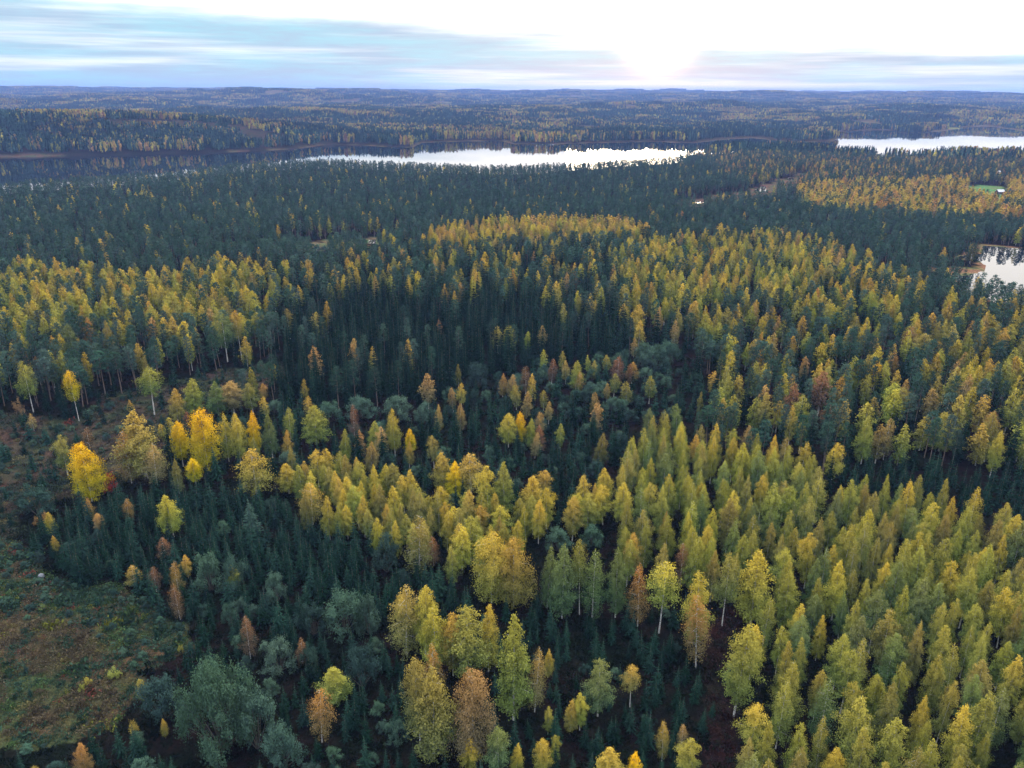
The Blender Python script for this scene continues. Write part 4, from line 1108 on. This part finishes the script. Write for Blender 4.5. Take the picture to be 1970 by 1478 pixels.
tc_ = bpy.data.collections.new('low_growth_shapes')
for i in range(8):
    V, Q, A = tuft(300 + i, 60, 0.26 if i < 5 else 0.5, 1.0, 0.6 if i < 5 else 0.5, 0.0 if i < 5 else 1.2)
    tc_.objects.link(bpy.data.objects.new('low_growth_%02d' % i, mesh_from('low_growth_%02d' % i, V, Q, {'leaf': A}, [M_WILLOW])))
pts = []
for x0, x1, y0, y1, sp in ((-150, 120, 60, 210, 1.35), (-230, 260, 130, 330, 2.3)):
    gx, gy = np.meshgrid(np.arange(x0, x1, sp), np.arange(y0, y1, sp))
    X = (gx + RNG.uniform(-0.6, 0.6, gx.shape) * sp).ravel(); Y = (gy + RNG.uniform(-0.6, 0.6, gx.shape) * sp).ravel()
    k = np.abs(X) < Y * 0.8 + 10
    pts.append(np.c_[X[k], Y[k]])
P = np.concatenate(pts); Z = height(P[:, 0], P[:, 1])
px, py, zc = project(np.c_[P, Z]); px, py = ragged(px, py, P[:, 0], P[:, 1]); px, py = np.clip(px, 3, 1967), np.clip(py, 0, 1474)
brown, heath, clear, gap = in_poly(px, py, P_BROWN), in_poly(px, py, P_HEATH), in_poly(px, py, P_CLEAR), in_poly(px, py, P_GAP)
keep = heath | clear | gap | (RNG.random(len(P)) < 0.5)
nb_ = wavy(P[:, 0], P[:, 1], 17, 31) + 0.5 * wavy(P[:, 0], P[:, 1], 6, 32)
nc_ = wavy(P[:, 0], P[:, 1], 9, 33)
nb_ = np.where(brown, nb_ + 0.2, nb_ - 0.75)
t = np.tile(np.array([0.011, 0.019, 0.014]), (len(P), 1))
u = RNG.random(len(P))
t[heath & (nb_ > 0.0)] = (0.10, 0.082, 0.052); t[heath & (nb_ > 0.0) & (nc_ > 0.45)] = (0.13, 0.115, 0.05)
t[heath & (nb_ <= 0.0)] = (0.036, 0.072, 0.048); t[heath & (nb_ <= 0.0) & (nc_ < -0.6)] = (0.06, 0.105, 0.04)
t[clear & (nb_ > -0.6)] = (0.062, 0.055, 0.044); t[clear & (nb_ <= -0.6)] = (0.038, 0.056, 0.042); t[clear & (nc_ > 0.7)] = (0.15, 0.13, 0.06)
t[gap] = (0.045, 0.026, 0.026); t[gap & (u < 0.5)] = (0.025, 0.028, 0.022)
s = heath & (u < 0.035); t[s] = (0.15, 0.16, 0.03)
s = (heath | clear) & (u > 0.988); t[s] = (0.18, 0.06, 0.045)
P, Z, t, heath, clear = P[keep], Z[keep], t[keep], heath[keep], clear[keep]
keep = (sdf(P[:, 0], P[:, 1], POND) > 1)
P, Z, t, heath, clear = P[keep], Z[keep], t[keep], heath[keep], clear[keep]
n = len(P)
sz = (RNG.uniform(0.6, 1.3, n) + 0.9 * (RNG.random(n) < 0.13))[:, None] * np.c_[np.ones(n) * 1.25, np.ones(n) * 1.25, RNG.uniform(0.6, 1.3, n)]
scatter('undergrowth', tc_, np.c_[P, Z - 0.03], np.c_[np.zeros((n, 2)), RNG.uniform(0, 6.28, n)], sz, RNG.integers(0, 8, n), t * 0.8 * RNG.uniform(0.7, 1.3, n)[:, None], 'heather, grass and low shrubs on the heath, clearing and forest floor', 'undergrowth')

# ------------------------------------------------------------------ the wooded hills beyond the lake: blocks of small trees
m_far, N = mat('far_foliage')
a = N.attr('leafcol', 'GEOMETRY').outputs['Color']; b = N.attr('tint', 'INSTANCER').outputs['Color']
c = N.mix(1.0, a, b, 'MULTIPLY')
d_ = N.n.new('ShaderNodeBsdfDiffuse'); N.l.new(c, d_.inputs[0])
finish(m_far, N, d_.outputs[0])


def block(seed, size, trees, per, birch):
    g = np.random.default_rng(seed)
    parts = []
    k = math.ceil(math.sqrt(trees)); cell = size / k
    for i in range(trees):
        x, y = ((i % k) + 0.5 + g.uniform(-0.45, 0.45)) * cell - size / 2, ((i // k) + 0.5 + g.uniform(-0.45, 0.45)) * cell - size / 2
        isb = g.random() < birch
        h = g.uniform(12, 18); w = h * (0.36 if isb else 0.29)
        pal = WARM + YELLOWS if isb else PIN + SPR
        pr = np.array([c for _, c in pal]); tn = pal[g.choice(len(pal), p=pr / pr.sum())][0]
        colr = np.array(TINT[tn][0]) * g.uniform(0.75, 1.25) * (0.8 if isb else 1.0)
        u = g.random(per); z = h * (0.25 + 0.72 * u)
        r = w / 2 * ((1 - u) ** 0.7 if not isb else np.sqrt(np.maximum(1 - (2 * u - 0.9) ** 2, 0.02)))
        az = g.uniform(0, 6.28, per)
        q = np.c_[x + np.cos(az) * r * 0.6, y + np.sin(az) * r * 0.6, z]
        ax = np.c_[g.normal(size=(per, 2)) * 0.5, np.full(per, 1.0)]
        ln = h * 1.5 / per ** 0.5 * g.uniform(0.7, 1.2, per)
        V, Q, A = rhombi(q, ax, ln, np.maximum(r, 0.5) * 1.4 + 0.3, g, np.tile(colr, (per, 1)) * g.uniform(0.75, 1.25, per)[:, None])
        V[:, 2] = np.minimum(V[:, 2], h)
        parts.append((V, Q, A))
    return join(parts)


far_col = bpy.data.collections.new('far_forest_shapes')
o = 0
for size, trees, per in ((30, 26, 16), (60, 80, 10), (120, 230, 6)):
    for birch in (0.04, 0.25, 0.72):
        for v in range(2):
            V, Q, A = block(400 + o, size, trees, per, birch)
            far_col.objects.link(bpy.data.objects.new('far_block_%02d' % o, mesh_from('far_block_%02d' % o, V, Q, {'leafcol': A}, [m_far])))
            o += 1
pos, idx, tint, tall = [], [], [], []
P_FARCLEAR = [(175, 232), (300, 231), (470, 242), (470, 250), (300, 245), (180, 241)]
for li, (size, d0, d1) in enumerate(((30, 1650, 3300), (60, 3300, 6600), (120, 6600, 15500))):
    gx, gy = np.meshgrid(np.arange(-d1 * 0.72, d1 * 0.72, size * 0.97), np.arange(d0 * 0.7, d1, size * 0.97))
    X = (gx + RNG.uniform(-0.12, 0.12, gx.shape) * size).ravel(); Y = (gy + RNG.uniform(-0.12, 0.12, gx.shape) * size).ravel()
    D = np.hypot(X, Y)
    k = (D >= d0) & (D < d1) & (np.abs(X) < Y * HALF * 0.95)
    X, Y = X[k], Y[k]
    k = sdf(X, Y, LAKE) > (15 if li == 0 else size * 0.6)
    X, Y = X[k], Y[k]
    Z = height(X, Y)
    if li == 0:      # on the near side of the lake the single trees stand instead
        shore = np.interp(np.arctan2(X, Y), *zip(*sorted((math.atan2(a, b), math.hypot(a, b)) for a, b in LAKE[:21])))
        k = (np.hypot(X, Y) > np.maximum(shore, REACH)) | (np.hypot(X, Y) > REACH)
        X, Y, Z = X[k], Y[k], Z[k]
    px, py, zc = project(np.c_[X, Y, Z])
    f = wavy(X, Y, 900, 41) + 0.6 * wavy(X, Y, 330, 42)
    op = wavy(X, Y, 620, 43) + 0.5 * wavy(X, Y, 260, 44)
    k = (op < 0.95) & ~in_poly(px, py, P_FARCLEAR)
    k |= (sdf(X, Y, LAKE) < 70) & (np.hypot(X, Y) < 3300)
    k &= ~((np.abs(X * BARN[1] / Y - BARN[0]) < 26) & (Y < BARN[1] + 30) & (Y > BARN[1] - 170) & (np.hypot(X, Y) > 2500))      # fields before the barn
    X, Y, Z, f, px, py = X[k], Y[k], Z[k], f[k], px[k], py[k]
    u = RNG.normal(size=len(X)) * 0.5 + f
    comp = np.where(u > 0.85, 2, np.where(u > 0.05, 1, 0))
    pos.append(np.c_[X, Y, Z - 0.5]); idx.append(li * 6 + comp * 2 + RNG.integers(0, 2, len(X)))
    sh = 1.4 + 0.4 * np.clip(wavy(X, Y, 420, 45), -1.2, 1.2)
    tint.append(np.c_[sh, sh, sh]); tall.append(np.where((sdf(X, Y, LAKE) < 75) & (np.hypot(X, Y) < 3300), 1.38, 1.0))
pos, idx, tint = np.concatenate(pos), np.concatenate(idx), np.concatenate(tint)
n = len(pos)
print('far blocks', n)
scatter('far_forest', far_col, pos, np.c_[np.zeros((n, 2)), RNG.integers(0, 4, n) * math.pi / 2], np.c_[np.ones((n, 2)), RNG.uniform(0.85, 1.2, n) * np.concatenate(tall)], idx, tint, 'hazy wooded hills beyond the lake reaching to the horizon', 'forest')


# ------------------------------------------------------------------ houses and a boulder
def flat_material(name, colour, rough=0.7):
    m, N = mat(name)
    co = N.n.new('ShaderNodeTexCoord').outputs['Object']
    c = N.mix(N.noise(co, 3.0, 4), tuple(v * 0.8 for v in colour), tuple(min(1, v * 1.15) for v in colour))
    p = N.n.new('ShaderNodeBsdfPrincipled'); N.l.new(c, p.inputs['Base Color']); p.inputs['Roughness'].default_value = rough
    return finish(m, N, p.outputs[0])


def box(name, size, loc, m, parent):
    x, y, z = (v / 2 for v in size)
    V = [(a * x, b * y, c * z) for a in (-1, 1) for b in (-1, 1) for c in (-1, 1)]
    me = bpy.data.meshes.new(name); me.from_pydata(V, [], [(0, 1, 3, 2), (4, 6, 7, 5), (0, 4, 5, 1), (2, 3, 7, 6), (0, 2, 6, 4), (1, 5, 7, 3)]); me.materials.append(m)
    ob = bpy.data.objects.new(name, me); ob.location = loc; ob.parent = parent; COL.objects.link(ob)
    return ob


def cabin(name, px, py, L, Wd, H, wall, roofm, label, category, rz):
    gx, gy, gz = on_ground(px, py)
    e = bpy.data.objects.new(name, None); COL.objects.link(e)
    e.location = (gx, gy, gz); e.rotation_euler = (0, 0, rz)
    e['label'], e['category'] = label, category
    me = bpy.data.meshes.new('wall')
    rh = Wd * 0.36
    V = [(-L / 2, -Wd / 2, -0.5), (L / 2, -Wd / 2, -0.5), (L / 2, Wd / 2, -0.5), (-L / 2, Wd / 2, -0.5), (-L / 2, -Wd / 2, H), (L / 2, -Wd / 2, H), (L / 2, Wd / 2, H), (-L / 2, Wd / 2, H), (-L / 2, 0, H + rh), (L / 2, 0, H + rh)]
    me.from_pydata(V, [], [(0, 1, 5, 4), (2, 3, 7, 6), (1, 2, 6, 9, 5), (3, 0, 4, 8, 7)]); me.materials.append(wall)
    w = bpy.data.objects.new('wall', me); w.parent = e; COL.objects.link(w)
    me = bpy.data.meshes.new('roof')
    V, Fc = [], []
    for s in (-1, 1):
        b = len(V)
        for dz_ in (0.05, 0.22):
            V += [(-L / 2 - 0.4, s * (Wd / 2 + 0.45), H - 0.32 + dz_), (L / 2 + 0.4, s * (Wd / 2 + 0.45), H - 0.32 + dz_), (L / 2 + 0.4, s * 0.002, H + rh + dz_), (-L / 2 - 0.4, s * 0.002, H + rh + dz_)]
        Fc += [(b, b + 1, b + 2, b + 3), (b + 4, b + 5, b + 6, b + 7), (b, b + 1, b + 5, b + 4), (b + 1, b + 2, b + 6, b + 5), (b + 3, b, b + 4, b + 7)]
    me.from_pydata(V, [], Fc); me.materials.append(roofm)
    r = bpy.data.objects.new('roof', me); r.parent = e; COL.objects.link(r)
    box('chimney', (0.6, 0.6, 1.6), (L * 0.2, 0.4, H + rh + 0.3), M_STONE, r)
    box('door', (1.0, 0.08, 2.0), (L * 0.28, -Wd / 2 - 0.03, 1.0), M_TRIM, e)
    for xx in (-0.3, -0.02):
        f = box('window', (1.2, 0.08, 1.2), (xx * L, -Wd / 2 - 0.03, H * 0.55), M_TRIM, e)
        box('pane', (1.0, 0.05, 1.0), (0, -0.04, 0), M_PANE, f)
    return e


M_STONE = flat_material('stone', (0.12, 0.13, 0.15))
M_TRIM = flat_material('white_trim', (0.75, 0.75, 0.72))
M_PANE = flat_material('dark_pane', (0.02, 0.025, 0.03), 0.1)
M_RED = flat_material('brown_board', (0.10, 0.055, 0.05))
M_PALE = flat_material('pale_board', (0.72, 0.72, 0.72))
M_TIN = flat_material('grey_tin_roof', (0.45, 0.46, 0.50), 0.45)
cabin('forest_cabin', 1923, 373, 9.0, 6.5, 2.8, M_RED, M_TIN, 'dark cabin with pale tin roof beside the green meadow', 'cabin', 0.15)
cabin('white_hut', 1921, 334, 3.6, 3.2, 3.2, M_PALE, M_PALE, 'tiny white hut among pines above the cabin', 'hut', 0.5)
cabin('far_barn', 1675, 226, 24, 11, 5, M_PALE, M_TIN, 'long pale barn on the hills beyond the bright lake', 'barn', 0.1)


def boulder(px, py, size, label):
    g = np.random.default_rng(5)
    me = bpy.data.meshes.new('boulder')
    import bmesh
    bm = bmesh.new(); bmesh.ops.create_icosphere(bm, subdivisions=3, radius=1)
    for v in bm.verts:
        n_ = Vector(v.co)
        k = 1 + 0.16 * math.sin(3 * n_.x + 1) * math.cos(2.3 * n_.y) + 0.10 * math.sin(5 * n_.z + 4 * n_.x)
        v.co = Vector((n_.x * 1.15 * k, n_.y * 0.9 * k, n_.z * 0.72 * k)) * size / 2
    bm.to_mesh(me); bm.free(); me.materials.append(M_STONE)
    gx, gy, gz = on_ground(px, py)
    ob = bpy.data.objects.new('boulder', me); ob.location = (gx, gy, gz + size * 0.2); COL.objects.link(ob)
    ob['label'], ob['category'] = label, 'boulder'


boulder(80, 1110, 1.5, 'pale grey boulder at the edge of the spruce thicket')

# ------------------------------------------------------------------ the hazy air
me = bpy.data.meshes.new('haze')
B = 17200
V = [(a * B, b * B, c) for a in (-1, 1) for b in (-1, 1) for c in (-32, 172)]
me.from_pydata(V, [], [(0, 1, 3, 2), (4, 6, 7, 5), (0, 4, 5, 1), (2, 3, 7, 6), (0, 2, 6, 4), (1, 5, 7, 3)])
mh, N = mat('hazy_air')
pv = N.n.new('ShaderNodeVolumePrincipled')
pv.inputs['Color'].default_value = (0.28, 0.44, 1.0, 1); pv.inputs['Density'].default_value = HAZE_DENSITY; pv.inputs['Anisotropy'].default_value = 0.1
out = N.n.new('ShaderNodeOutputMaterial'); N.l.new(pv.outputs[0], out.inputs['Volume'])
me.materials.append(mh)
hz = bpy.data.objects.new('haze', me); COL.objects.link(hz)
hz['kind'], hz['label'] = 'stuff', 'blue haze lying over the distant hills'
